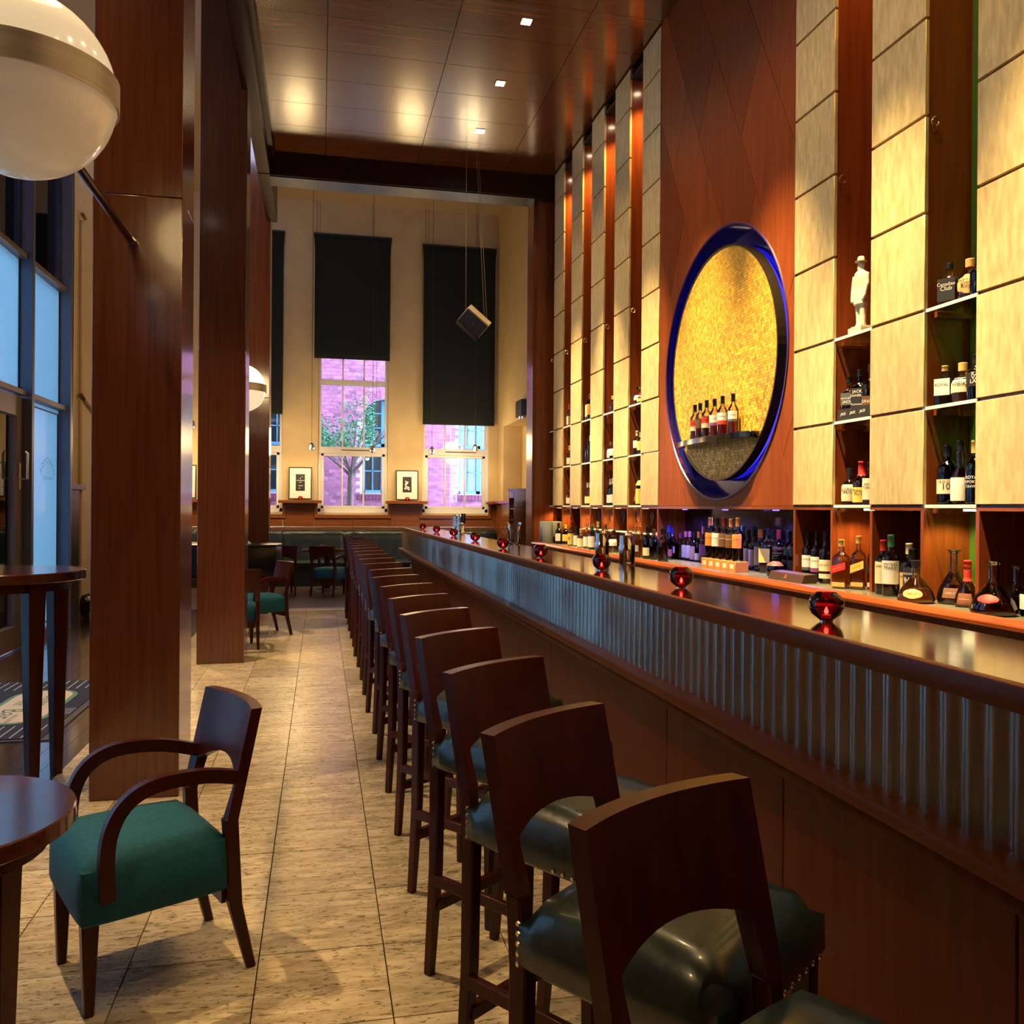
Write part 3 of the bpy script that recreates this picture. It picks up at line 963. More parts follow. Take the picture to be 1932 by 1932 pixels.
def make_stool():
    t = thing('bar_stool', 'x', 'bar stool', group='bar stools lined up along the bar')
    W = .36
    cushion(.40, .41, .68, .795, .022, .44, edge=.042).build('seat', LEATHER, t, smooth=True, angle=60).location = (0, .015, 0)
    for s in (-1, 1):
        mb = MB()
        post(mb, [(s * .155, -.235, 0), (s * .158, -.205, .35), (s * .162, -.197, .66), (s * .1625, -.209, .797)], [.028, .034, .037, .037], [.030, .038, .040, .034])
        mb.build('rear_leg', W_CHAIR, t, bevel=.004, seg=1)
        mb = MB()
        post(mb, [(s * .182, .19, 0), (s * .182, .19, .40), (s * .182, .19, .685)], [.026, .034, .040], [.026, .034, .040])
        mb.build('front_leg', W_CHAIR, t, bevel=.004, seg=1)
        MB().box(s * .168 - .011, s * .168 + .011, -.205, .19, .30, .335).build('side_stretcher', W_CHAIR, t, bevel=.003, seg=1)
    MB().box(-.16, .16, -.22, -.19, .215, .25).build('rear_stretcher', W_CHAIR, t, bevel=.003, seg=1)
    MB().box(-.18, .18, .18, .20, .255, .295).build('foot_rail', W_CHAIR, t, bevel=.003, seg=1)
    bp = back_panel(.362, .888, 1.078, -.226, -.288, .030, .034, .026, post_z=.796)
    bp.build('backrest', W_CHAIR, t, smooth=True, angle=40)
    nl = MB()
    for s in (-1, 1):
        for k in range(5):
            nl.lathe([(.0055, 0), (.004, .003)], 6, Matrix.Translation((s * .199, -.178, .69 + k * .018)) @ Matrix.Rotation(s * R(90), 4, 'Y'))
        for k in range(10, 13):
            nl.lathe([(.0055, 0), (.004, .003)], 6, Matrix.Translation((s * (.205 + .016 * k / 13), -.17 + k * .028, .693)) @ Matrix.Rotation(s * R(90), 4, 'Y'))
    for k in range(1, 13):
        nl.lathe([(.0055, 0), (.004, .003)], 6, Matrix.Translation((-.205 + k * .0315, .221, .693)) @ Matrix.Rotation(-R(90), 4, 'X'))
    nl.build('nail_trim', NAIL, t)['kind'] = 'stuff'
    return t


ORDS = ['nearest to the viewer', 'second from the viewer', 'third from the viewer', 'fourth from the viewer', 'fifth from the viewer', 'sixth from the viewer',
        'seventh from the viewer', 'eighth from the viewer', 'ninth from the viewer', 'tenth from the viewer', 'tenth from the far end', 'ninth from the far end',
        'eighth from the far end', 'seventh from the far end', 'sixth from the far end', 'fifth from the far end', 'fourth from the far end',
        'third from the far end', 'second from the far end', 'farthest along the bar']
stool = None
for k in range(20):
    L0 = Vector((.358, 2.80 + .61 * (k - 3), 0))
    ad = -37.0 if k else -29.0
    if k == 0: L0 = Vector((.372, 1.085, 0))
    ad += random.uniform(-1.5, 1.5)
    th = R(-180 - ad)
    Bv = Vector((math.cos(R(-ad)), math.sin(R(-ad)), 0)); Fv = Vector((Bv.y, -Bv.x, 0))
    ctr = L0 + Bv * .157 + Fv * .225
    ctr.x += random.uniform(-.008, .008)
    lab = 'dark mahogany bar stool with green leather seat, %s' % ORDS[k]
    if stool is None:
        stool = make_stool(); stool.location = ctr; stool.rotation_euler = (0, 0, th); stool['label'] = lab
    else:
        copy_tree(stool, ctr, th, lab)

# ------------------------------------------------------------------ armchairs


def make_armchair():
    t = thing('armchair', 'x', 'armchair', group='teal seated armchairs')
    cushion(.44, .44, .275, .465, .018, .475, edge=.03).build('seat', TEAL, t, smooth=True, angle=60).location = (0, .02, 0)
    MB().box(-.18, .18, -.205, -.19, .22, .30).build('seat_frame', W_CHAIR, t)
    for s in (-1, 1):
        mb = MB()
        post(mb, [(s * .20, -.28, 0), (s * .20, -.225, .22), (s * .20, -.208, .50)],
             [.026, .036, .042], [.030, .042, .044])
        mb.build('rear_leg', W_CHAIR, t, bevel=.004, seg=1)
        mb = MB()
        post(mb, [(s * .19, .205, 0), (s * .19, .205, .30)], [.028, .050], [.028, .050])
        mb.build('front_leg', W_CHAIR, t, bevel=.004, seg=1)
        # bent arm: leaves the rear post, curves down to the seat side
        path = [(s * .20, -.235, .625), (s * .222, -.12, .655), (s * .236, .0, .662), (s * .240, .08, .645), (s * .242, .135, .60),
                (s * .242, .165, .53), (s * .242, .172, .44), (s * .241, .168, .345)]
        fine = []
        for i in range(len(path) - 1):
            p0, p1, p2, p3 = [Vector(path[min(max(q, 0), len(path) - 1)]) for q in (i - 1, i, i + 1, i + 2)]
            for q in range(3):
                u = q / 3
                fine.append(.5 * ((2 * p1) + (p2 - p0) * u + (2 * p0 - 5 * p1 + 4 * p2 - p3) * u * u + (3 * p1 - p0 - 3 * p2 + p3) * u ** 3))
        path = fine + [Vector(path[-1])]
        v = []; f = []
        for i, p in enumerate(path):
            a = Vector(path[max(i - 1, 0)]); b = Vector(path[min(i + 1, len(path) - 1)])
            tt = (b - a).normalized(); nx_ = Vector((1, 0, 0)); nn_ = tt.cross(nx_).normalized()
            hw = .017; hh = .021
            for du, dv in ((-1, -1), (1, -1), (1, 1), (-1, 1)):
                q = Vector(p) + nx_ * hw * du + nn_ * hh * dv
                v.append(q)
        for i in range(len(path) - 1):
            for j in range(4):
                f.append((i * 4 + j, i * 4 + (j + 1) % 4, (i + 1) * 4 + (j + 1) % 4, (i + 1) * 4 + j))
        f.append((3, 2, 1, 0)); f.append(tuple(len(v) - 4 + j for j in range(4)))
        MB().add(v, f).build('arm', W_CHAIR, t, smooth=True, angle=40)
    back_panel(.442, .60, .842, -.228, -.305, .035, .036, .055, post_z=.49, pw_=.81).build('backrest', W_CHAIR, t, smooth=True, angle=40)
    return t


ac = make_armchair()
ac.location = (-.552, 3.035, 0); ac.rotation_euler = (0, 0, R(115.5))
ac['label'] = 'nearest teal armchair, pulled up to the small round table'
copy_tree(ac, (-.875, 9.72, 0), R(11), 'teal chair half hidden behind the middle pillar, back to the viewer')
copy_tree(ac, (-.665, 10.62, 0), R(115.5), 'teal armchair with one arm showing, in front of the piano')
copy_tree(ac, (.14, 15.08, 0), R(-24), 'teal armchair at the back table, seen from behind')
copy_tree(ac, (-.64, 15.30, 0), R(8), 'armchair at the back table next to the piano, mostly hidden')
copy_tree(ac, (1.86, 15.9, 0), R(95), 'armchair glimpsed under the far end of the bar')

# ------------------------------------------------------------------ tables


def round_table(name, label, loc, rad, h, th, leg_r, lw0, lw1, rot=0, nlegs=4):
    t = thing(name, label, 'table', loc, rot)
    MB().lathe([(rad - .004, h - th), (rad, h - th + .004), (rad, h - .004), (rad - .004, h)], 48).build('top', W_TABLE, t, smooth=True, angle=35)
    MB().lathe([(rad * .82, h - th - .05), (rad * .82, h - th - .001)], 32).build('apron', W_CHAIR, t, smooth=True, angle=35)
    for k in range(nlegs):
        a = 2 * math.pi * (k + .5) / nlegs
        M = Matrix.Translation((leg_r * math.cos(a), leg_r * math.sin(a), 0)) @ Matrix.Rotation(a, 4, 'Z')
        mb = MB(); post(mb, [(0, 0, 0), (0, 0, h - th - .002)], [lw0, lw1], [lw0, lw1])
        mb.v = [tuple(M @ Vector(p)) for p in mb.v]
        mb.build('leg', W_CHAIR, t, bevel=.003, seg=1)
    return t


round_table('bistro_table', 'tall round mahogany bistro table with a candle by the entrance door', (-1.64, 5.10, 0), .40, 1.15, .05, .30, .048, .09, R(0))
round_table('side_table', 'small round dark table cut off at the lower left corner', (-.945, 2.375, 0), .345, .74, .045, .235, .04, .07, R(20))
t = thing('square_table', 'low dark square table in front of the green banquette', 'table', (.12, 15.95, 0))
MB().box(-.42, .42, -.35, .35, .70, .745).build('top', W_TABLE, t, bevel=.004, seg=1)
MB().box(-.05, .05, -.05, .05, .03, .70).build('column', W_CHAIR, t)
MB().lathe([(.26, 0), (.24, .03), (.05, .05)], 20).build('base', BLACKM, t, smooth=True)

# ------------------------------------------------------------------ banquette with brass rail
bq = thing('banquette', 'long dark green leather banquette along the end wall', 'banquette', (0, 17.37, 0))
xs_ = [-3.05, -2.25, -.95, -.70, .48, 1.78, 2.6, 3.42]
for i in range(len(xs_) - 1):
    w = xs_[i + 1] - xs_[i]
    g = MB(); v = []; f = []
    NX, NZ = 14, 6
    for a in range(NX + 1):
        s = a / NX
        for b in range(NZ + 1):
            u = b / NZ
            e = min(1, min(s, 1 - s) * w / .05); e2 = min(1, (1 - u) * .6 / .07)
            puff = .035 * math.sqrt(max(0, 1 - (1 - e) ** 2)) + .04 * math.sqrt(max(0, 1 - (1 - e2) ** 2)) + .008 * math.sin(s * w * 22 + i) * u
            v.append((xs_[i] + .003 + s * (w - .006), -.12 - puff - .05 * (1 - u), .44 + u * .61))
    n = NZ + 1
    for a in range(NX):
        for b in range(NZ):
            f.append((a * n + b, (a + 1) * n + b, (a + 1) * n + b + 1, a * n + b + 1))
    k0 = len(v)
    for a in range(NX + 1):
        v.append((xs_[i] + .003 + a / NX * (w - .006), -.02, 1.045))
    for a in range(NX):
        f.append((a * n + NZ, (a + 1) * n + NZ, k0 + a + 1, k0 + a))
    g.add(v, f).build('back_cushion', LEATHER_B, bq, smooth=True, angle=70)
    sc_ = cushion(w - .008, .55, .36, .47, .015, nx=8, ny=8, edge=.03)
    sc_.build('seat_cushion', LEATHER_B, bq, smooth=True, angle=60).location = ((xs_[i] + xs_[i + 1]) / 2, -.34, 0)
MB().box(-3.05, 3.42, -.58, -.03, .0, .355).build('base', BLACKM, bq)
MB().box(-3.05, 3.42, -.115, -.04, .36, 1.04).build('back_board', BLACKM, bq)
rl = thing('brass_rail', 'thin brass rail on short posts above the banquette', 'rail', (0, 17.12, 0))
MB().tube([(-3.0, 0, 1.10), (3.4, 0, 1.10)], .014, 8).build('bar', plain('satin_nickel', (.72, .64, .52), .25, .9), rl, smooth=True)
for x in (-2.3, -.70, .62, 1.78, 2.9):
    MB().tube([(x, 0, 1.05), (x, 0, 1.10)], .009, 6).build('post', plain('satin_nickel', (.72, .64, .52), .25, .9), rl)
MB().tube([(-.70, .10, 1.10), (-.70, .10, 1.24)], .012, 6).build('finial', plain('satin_nickel', (.72, .64, .52), .25, .9), rl)

# ------------------------------------------------------------------ grand piano behind the middle pillar
pn = thing('grand_piano', 'black lacquered grand piano behind the middle pillar', 'piano', (-1.35, 11.75, 0))
out = [(-.72, -.50), (.55, -.50), (.80, -.38), (.87, -.15), (.84, .12), (.66, .30), (.30, .36), (-.10, .50), (-.72, .52)]
MB().prism(out, 'z', .60, .985).build('case', BLACK, pn, bevel=.01)
MB().prism([(x * 1.01, y * 1.015) for x, y in out], 'z', .988, 1.015).build('lid', BLACK, pn, bevel=.006)
MB().box(-1.0, -.70, -.50, .52, .58, .72).build('keybed', BLACK, pn, bevel=.01)
MB().box(-.98, -.83, -.46, .48, .721, .735).build('keyboard', plain('ivory_keys', (.8, .78, .7), .3), pn)
MB().box(-.66, -.62, -.30, .32, 1.02, 1.20, Matrix.Rotation(R(0), 4, 'Y')).build('music_desk', BLACK, pn)
for x, y in ((-.62, -.38), (-.62, .40), (.55, -.1)):
    mb = MB(); post(mb, [(x, y, .03), (x, y, .60)], [.06, .11], [.06, .11]); mb.build('leg', BLACK, pn, bevel=.004, seg=1)
    MB().lathe([(.03, 0), (.03, .03)], 10, Matrix.Translation((x, y, 0))).build('castor', BRASS, pn)
MB().box(-.66, -.56, -.10, .12, .10, .60).build('pedal_lyre', BLACK, pn)
for k in (-1, 0, 1):
    MB().box(-.80, -.66, k * .06 - .012, k * .06 + .012, .09, .102).build('pedal', BRASS, pn)
o = MB().box(-.09, .09, -.10, .10, 0, .004).add([(-.09, -.10, .004), (.09, -.10, .004), (.05, -.02, .07), (-.05, -.02, .06)], [(0, 1, 2, 3)]).build('folded_menu', plain('rose_paper', (.55, .38, .36), .6))
o.location = (-.98, 11.62, 1.016); o.rotation_euler = (0, 0, .5)
tag(o, 'small folded pinkish menu lying on the piano lid', 'menu')

# ------------------------------------------------------------------ doormat
dm = thing('doormat', 'dark blue doormat with a pale green edged oval panel', 'mat', (-2.18, 7.06, 0))
MB().box(-.505, .505, -1.0, 1.0, .0, .008).build('rubber_border', plain('grey_rubber', (.06, .06, .075), .6), dm)
MB().box(-.455, .455, -.965, .965, .008, .014).build('pile', noisy('navy_carpet', (.010, .012, .035), (.018, .022, .06), (90, 90, 90), .95, 0, 0, 2), dm)


def pill(w, l, n=10):
    r = w / 2
    return [(r * math.cos(a), (l / 2 - r) * 1 + r * math.sin(a)) for a in [math.pi * k / n for k in range(n + 1)]] + \
           [(-r * math.cos(a), -(l / 2 - r) - r * math.sin(a)) for a in [math.pi * k / n for k in range(n + 1)]]


px_, py_ = .10, .0
MB().prism([(a + px_, b + py_) for a, b in pill(.47, 1.16)], 'z', .014, .0165).build('green_border', plain('mat_green', (.10, .22, .17), .9), dm)
MB().prism([(a + px_, b + py_) for a, b in pill(.40, 1.09)], 'z', .0165, .018).build('pale_panel', plain('mat_cream', (.52, .45, .42), .9), dm)
for body, sz, xo, yo in (('Kenner', .15, .07, .22), ('Bar', .22, -.07, -.25), ('mit', .12, -.09, .10), ('RESTAURANT', .045, .0, -.43)):
    v, f = text_geo(body, sz)
    MB().add(v, f, Matrix.Translation((px_ + xo, py_ + yo, .0186)) @ Matrix.Rotation(R(-90), 4, 'Z')).build('lettering', plain('mat_letter_green', (.06, .14, .12), .9), dm)
ln = MB()
for k in range(13):
    x = -.40 + k * .066
    for a, b in ((-.95, -.62), (.62, .95)):
        ln.box(x - .004, x + .004, a, b, .014, .0150)
for k in range(8):
    ln.box(.36, .45, -.30 + k * .025, -.296 + k * .025, .014, .0150)
ln.build('pale_stripes', plain('mat_stripe', (.45, .45, .55), .9), dm)
# ------------------------------------------------------------------ globe wall lamps


OPAL = None


def opal(name, strength):
    m, nt, b = _new(name)
    b.inputs['Base Color'].default_value = (.85, .80, .70, 1)
    b.inputs['Roughness'].default_value = .12
    b.inputs['Emission Color'].default_value = (1.0, .78, .48, 1)
    b.inputs['Emission Strength'].default_value = strength
    return m


def globe(label, loc, wall_y, e1, e2):
    t = thing('globe_lamp', label, 'wall lamp', loc, group='steel banded globe lamps')
    Rg = .285
    up_ = [(max(.0005, Rg * math.cos(a)), Rg * math.sin(a)) for a in [R(x) for x in range(8, 91, 6)]] + [(.0005, Rg)]
    lo_ = [(max(.0005, Rg * math.cos(a)), Rg * math.sin(a)) for a in [R(x) for x in range(-90, -5, 6)]] + [(Rg * math.cos(R(-8)), Rg * math.sin(R(-8)))]
    MB().lathe(up_, 48).build('upper_globe', opal('opal_glass_upper', e1), t, smooth=True, angle=60)
    MB().lathe(lo_, 48).build('lower_globe', opal('opal_glass_lower', e2), t, smooth=True, angle=60)
    MB().lathe([(Rg * .992, -.045), (Rg + .006, -.045), (Rg + .006, .045), (Rg * .992, .045)], 64, cap=False).build('steel_band', STEEL, t, smooth=True, angle=40)
    arc_ = [(.0, (Rg + .012) * math.cos(a), (Rg + .012) * math.sin(a)) for a in [R(x) for x in range(0, 91, 10)]]
    MB().tube(arc_, .010, 6).build('rear_yoke', BRASS, t, smooth=True)
    MB().tube([(0, Rg, 0), (0, wall_y - loc[1] - .003, 0)], .018, 12).build('arm', plain('dark_bronze', (.10, .07, .05), .25, .9), t, smooth=True)
    MB().tube([(0, wall_y - loc[1] - .05, 0), (0, wall_y - loc[1] - .002, 0)], .024, 12).build('wall_socket', CHROME, t, smooth=True)
    return t


globe('large opal globe lamp with a steel band at the upper left', (-.945, 3.07, 2.835), 4.78, .50, .15)
globe('small looking opal globe lamp on the farthest pillar', (-.935, 10.93, 2.90), 12.64, 2.2, .8)
point('globe_glow', (-.925, 3.07, 3.35), 14, WARM2, .2)
point('globe_glow', (-.935, 10.93, 3.35), 45, WARM2, .2)
# aisle downlights (beyond the fascia, outside the frame) that light floor and pillars
for k, y in enumerate((.9, 4.4, 7.2, 10.2)):
    t = thing('ceiling_downlight', 'round aisle downlight above the entrance side, %s of four' % ['nearest', 'second', 'third', 'farthest'][k], 'downlight', (-1.95, y, 6.6), group='aisle downlights')
    MB().lathe([(.07, -.008), (.07, 0)], 16).build('trim_ring', CHROME, t)
    MB().lathe([(.05, -.012), (.05, -.008)], 16).build('lens', emitter('downlight_lens', (1.0, .88, .66), 40.0), t)
    spot('aisle_beam', (-1.95, y, 6.57), (-.85, (2.2, 3.6, 7.4, 10.0)[k], 0), (380, 1000, 1300, 1000)[k], 48, .9, WARM2, .05)

# ------------------------------------------------------------------ pendant spots in front of the end wall
PEND = [(-.17, 16.62, 2.574, 'small chrome pendant spot left of the tree window'), (.942, 16.62, 2.548, 'small chrome pendant spot before the tree window transom'),
        (2.057, 16.62, 2.541, 'small chrome pendant spot at the left of the right window'), (2.893, 16.62, 2.608, 'small chrome pendant spot shining at the right window'),
        (-2.266, 16.62, 2.93, 'upper small chrome pendant seen in the gap between two pillars'), (-2.264, 16.2, 2.653, 'lower small chrome pendant seen in the gap between two pillars'),
        (-1.2, 16.62, 2.56, 'small chrome pendant spot hidden behind the far pillar')]
for x, y, z, lab in PEND:
    t = thing('pendant_spot', lab, 'pendant', (x, y, z), group='chrome pendant spots')
    MB().lathe([(.012, .10), (.035, .085), (.052, .04), (.058, -.02), (.054, -.04)], 14).build('shade', CHROME, t, smooth=True, angle=60)
    MB().lathe([(.03, -.035), (.03, -.03)], 10).build('bulb', emitter('pendant_bulb', (1.0, .80, .50), 9.0), t)
    MB().tube([(0, 0, .10), (0, 0, 7.4 - z)], .004, 5).build('cord', BLACKM, t)
    spot('pendant_beam', (x, y - .02, z - .05), (x, y + .55, z - 1.25), 40, 150, .8, (1.0, .70, .34), .04)
for x in (-2.3, -.45, 1.6, 2.75):
    point('added_wall_fill', (x, 16.4, 2.66), 42, (1.0, .70, .34), .25)  # unseen point lights without fixtures, added to brighten the end wall
# side lamp box on the right wall
o = thing('wall_lamp_box', 'small dark box lamp high on the cream side wall', 'wall lamp', (3.42, 14.95, 3.11))
MB().box(-.06, .06, -.22, .22, -.02, .26).build('housing', BLACKM, o)
MB().lathe([(.05, -.06), (.06, 0)], 12, Matrix.Translation((0, .0, 0))).build('lens_ring', CHROME, o, smooth=True)

# ------------------------------------------------------------------ roman blinds
for (x0, x1, z0, z1, lab) in ((-2.13, -.70, 3.26, 6.72, 'dark roman blind at the left, mostly hidden by the pillar'),
                              (-.165, 1.33, 4.36, 6.73, 'shorter dark roman blind above the tree window'),
                              (1.93, 3.42, 3.14, 6.66, 'long dark roman blind at the right behind the loudspeaker')):
    t = thing('roman_blind', lab, 'blind', ((x0 + x1) / 2, 17.3, 0), group='dark roman blinds')
    w = (x1 - x0) / 2
    g = MB(); v = []; f = []
    NZ, NX = 26, 10
    for j in range(NZ + 1):
        u = j / NZ
        z = z0 + (z1 - z0) * u
        ww = w * (.965 + .035 * max(0, (u - .86) / .14) ** 2)
        fold = .02 * max(0, math.sin((z - z0) * 26)) if z - z0 < .5 else 0
        for i in range(NX + 1):
            s = i / NX * 2 - 1
            v.append((s * ww, -fold - .006 * math.sin(s * 5 + u * 4), z))
    n = NX + 1
    for j in range(NZ):
        for i in range(NX):
            f.append((j * n + i, j * n + i + 1, (j + 1) * n + i + 1, (j + 1) * n + i))
    g.add(v, f)
    cl = g.build('cloth', BLIND, t, smooth=True, angle=80)
    sm = cl.modifiers.new('th', 'SOLIDIFY'); sm.thickness = .008
    MB().box(-w, w, -.02, .02, z1, z1 + .03).build('head_rail', BLACKM, t)
    MB().box(-w * .965, w * .965, -.012, .012, z0 - .012, z0 + .012).build('bottom_bar', BLACKM, t)
    for x in (-w + .06, -w + .12, w * .5):
        MB().tube([(x, 0, z1 + .03), (x, 0, 7.39)], .004, 5).build('suspension_cord', BLACKM, t)
    MB().tube([(w * .62, -.04, 2.7), (w * .62, -.04, z1)], .003, 5).build('pull_cord', BLACKM, t)

# ------------------------------------------------------------------ framed prints on the ledges


def picture(label, x0, x1, z0, z1, art):
    t = thing('framed_print', label, 'picture', ((x0 + x1) / 2, 17.34, z0), group='framed prints on the ledges')
    t.rotation_euler = (R(-4), 0, 0)
    t.location.y = 17.30
    w = (x1 - x0) / 2; h = z1 - z0
    for nme, a in (('left_bar', (-w, -w + .018, 0, h)), ('right_bar', (w - .018, w, 0, h)), ('bottom_bar', (-w, w, 0, .018)), ('top_bar', (-w, w, h - .018, h))):
        MB().box(a[0], a[1], -.012, .012, a[2], a[3]).build('frame_bar', BLACKM, t)
    MB().box(-w + .018, w - .018, .0, .008, .018, h - .018).build('mount', plain('ivory_mount', (.82, .78, .70), .7), t)
    aw, ah = w * .40, h * .26
    pr = MB().box(-aw, aw, -.003, 0, h * .52 - ah, h * .52 + ah).build('print', plain('print_black', (.012, .010, .010), .5), t)
    g = MB()
    if art == 0:
        for a, b, c, d in ((-.1, .1, .45, .55), (-.85, .95, .22, .27), (-.3, .3, .02, .07), (-.4, .6, -.42, -.36), (-.3, 0, -.72, -.66), (.35, .5, .65, .75)):
            g.box(a * aw, b * aw, -.0042, -.003, h * .52 + c * ah, h * .52 + d * ah)
    else:
        rr = random.Random(art)
        for k in range(9):
            cx, cz = rr.uniform(-.5, .5) * aw, h * .52 + rr.uniform(-.6, .6) * ah
            pts = [(cx + rr.uniform(.1, .35) * aw * math.cos(q), cz + rr.uniform(.08, .3) * ah * math.sin(q)) for q in [k2 * math.pi / 4 for k2 in range(8)]]
            g.prism(pts, 'y', -.0042, -.003)
    g.build('print_marks', plain('print_white', (.7, .68, .62), .6), pr)
    return t


picture('framed black print with white lettering bars left of the tree window', -.60, -.17, 1.63, 2.25, 0)
picture('framed abstract black and white print right of the tree window', 1.44, 1.88, 1.63, 2.22, 3)
picture('framed print half seen between the near and middle pillars', -2.75, -2.28, 1.63, 2.26, 5)

# ------------------------------------------------------------------ hanging loudspeaker
sp = thing('loudspeaker', 'cream and black loudspeaker hung on wires from the ceiling', 'loudspeaker', (1.805, 10.5, 3.75))
Lx = Vector((.77, 0, -.64)).normalized(); Tz = Vector((.45, -.50, .74)); Tz = (Tz - Lx * Tz.dot(Lx)).normalized(); Ny = -Lx.cross(Tz)
Ms = Matrix(((Lx.x, Ny.x, Tz.x, 0), (Lx.y, Ny.y, Tz.y, 0), (Lx.z, Ny.z, Tz.z, 0), (0, 0, 0, 1)))
CAB = plain('cream_cabinet', (.66, .58, .38), .45)
MB().box(-.165, .165, -.09, .10, -.10, .11, Ms).build('cabinet', CAB, sp, bevel=.006, seg=1)
MB().box(-.160, .160, -.112, -.091, -.095, .095, Ms).build('grille', BLACKM, sp, bevel=.004, seg=1)
MB().prism([(-.112, -.095), (-.145, -.12), (-.145, -.135), (-.09, -.10)], 'x', -.162, .162, Ms).build('lower_lip', BLACKM, sp)
MB().box(-.012, .012, -.1135, -.1122, .0, .010, Ms).build('badge', plain('badge_red', (.4, .1, .08), .4), sp)
MB().tube([Ms @ Vector((.06, .10, .0)), Ms @ Vector((.08, .17, .02)), Ms @ Vector((.14, .17, .08))], .014, 6).build('bracket', BLACKM, sp)
for p, q in (((-.10, .03, .12), (-.10, .06, 1.986)), ((.13, .05, .09), (.03, .06, 1.986)), ((.165, .06, .05), (.06, .09, 1.986))):
    MB().tube([Vector(p), Vector(q)], .0035, 5).build('wire', plain('steel_wire', (.35, .3, .26), .4, .8), sp)

# ------------------------------------------------------------------ red glass candle holders
REDG = glass('ruby_glass', (.72, .06, .10), 1.5)
REDD = glass('dark_ruby_glass', (.50, .03, .06), 1.5)
FLAME = emitter('candle_flame', (1.0, .42, .12), 22.0)


def make_candle():
    t = thing('candle_holder', 'x', 'candle', group='red glass candle holders')
    MB().lathe([(.024, .004), (.034, .012), (.056, .030), (.066, .052), (.066, .066)], 24, cap=True).build('lower_bowl', REDD, t, smooth=True, angle=60)
    MB().lathe([(.066, .066), (.067, .082), (.060, .096), (.042, .112), (.040, .114)], 24, cap=False).build('upper_bowl', REDG, t, smooth=True, angle=35)
    MB().lathe([(.026, 0), (.026, .006)], 18).build('foot', CHROME, t, smooth=True)
    cdl = MB().lathe([(.019, .012), (.019, .026)], 14).build('tealight', plain('wax', (.75, .45, .30), .5, 0, 0, (1.0, .25, .08), .25), t, smooth=True)  # wax emits a little itself, standing in for the flame's glow
    MB().lathe([(.001, .028), (.008, .034), (.008, .042), (.001, .058)], 10).build('flame', FLAME, cdl, smooth=True)
    return t


cd0 = make_candle()
cd0.scale = (.68, .68, .68)
CAND = [((1.330, 2.125, BT), 'largest red candle holder on the bar, nearest the viewer'), ((1.338, 3.115, BT), 'red candle holder on the bar, second from the viewer'),
        ((1.326, 4.045, BT), 'red candle holder on the bar, third from the viewer'), ((1.298, 5.13, BT), 'red candle holder on the bar, fourth from the viewer'),
        ((1.302, 6.27, BT), 'red candle holder on the bar, fifth from the viewer'), ((1.334, 7.63, BT), 'red candle holder on the bar, fourth from the far end'),
        ((1.346, 9.0, BT), 'red candle holder on the bar beside the beer font'), ((1.33, 10.25, BT), 'red candle holder on the bar, second from the far end'),
        ((1.322, 11.6, BT), 'red candle holder at the far end of the bar'), ((-1.68, 4.98, 1.15), 'red candle holder on the tall bistro table'),
        ((-.38, 17.27, 1.612), 'red candle holder on the ledge left of the tree window'), ((1.66, 17.27, 1.612), 'red candle holder on the ledge right of the tree window'),
        ((.05, 15.9, .745), 'red candle holder on the low table before the banquette')]
for k, (p, lab) in enumerate(CAND):
    if k == 0:
        cd0.location = p; cd0['label'] = lab
    else:
        copy_tree(cd0, p, 0, lab)
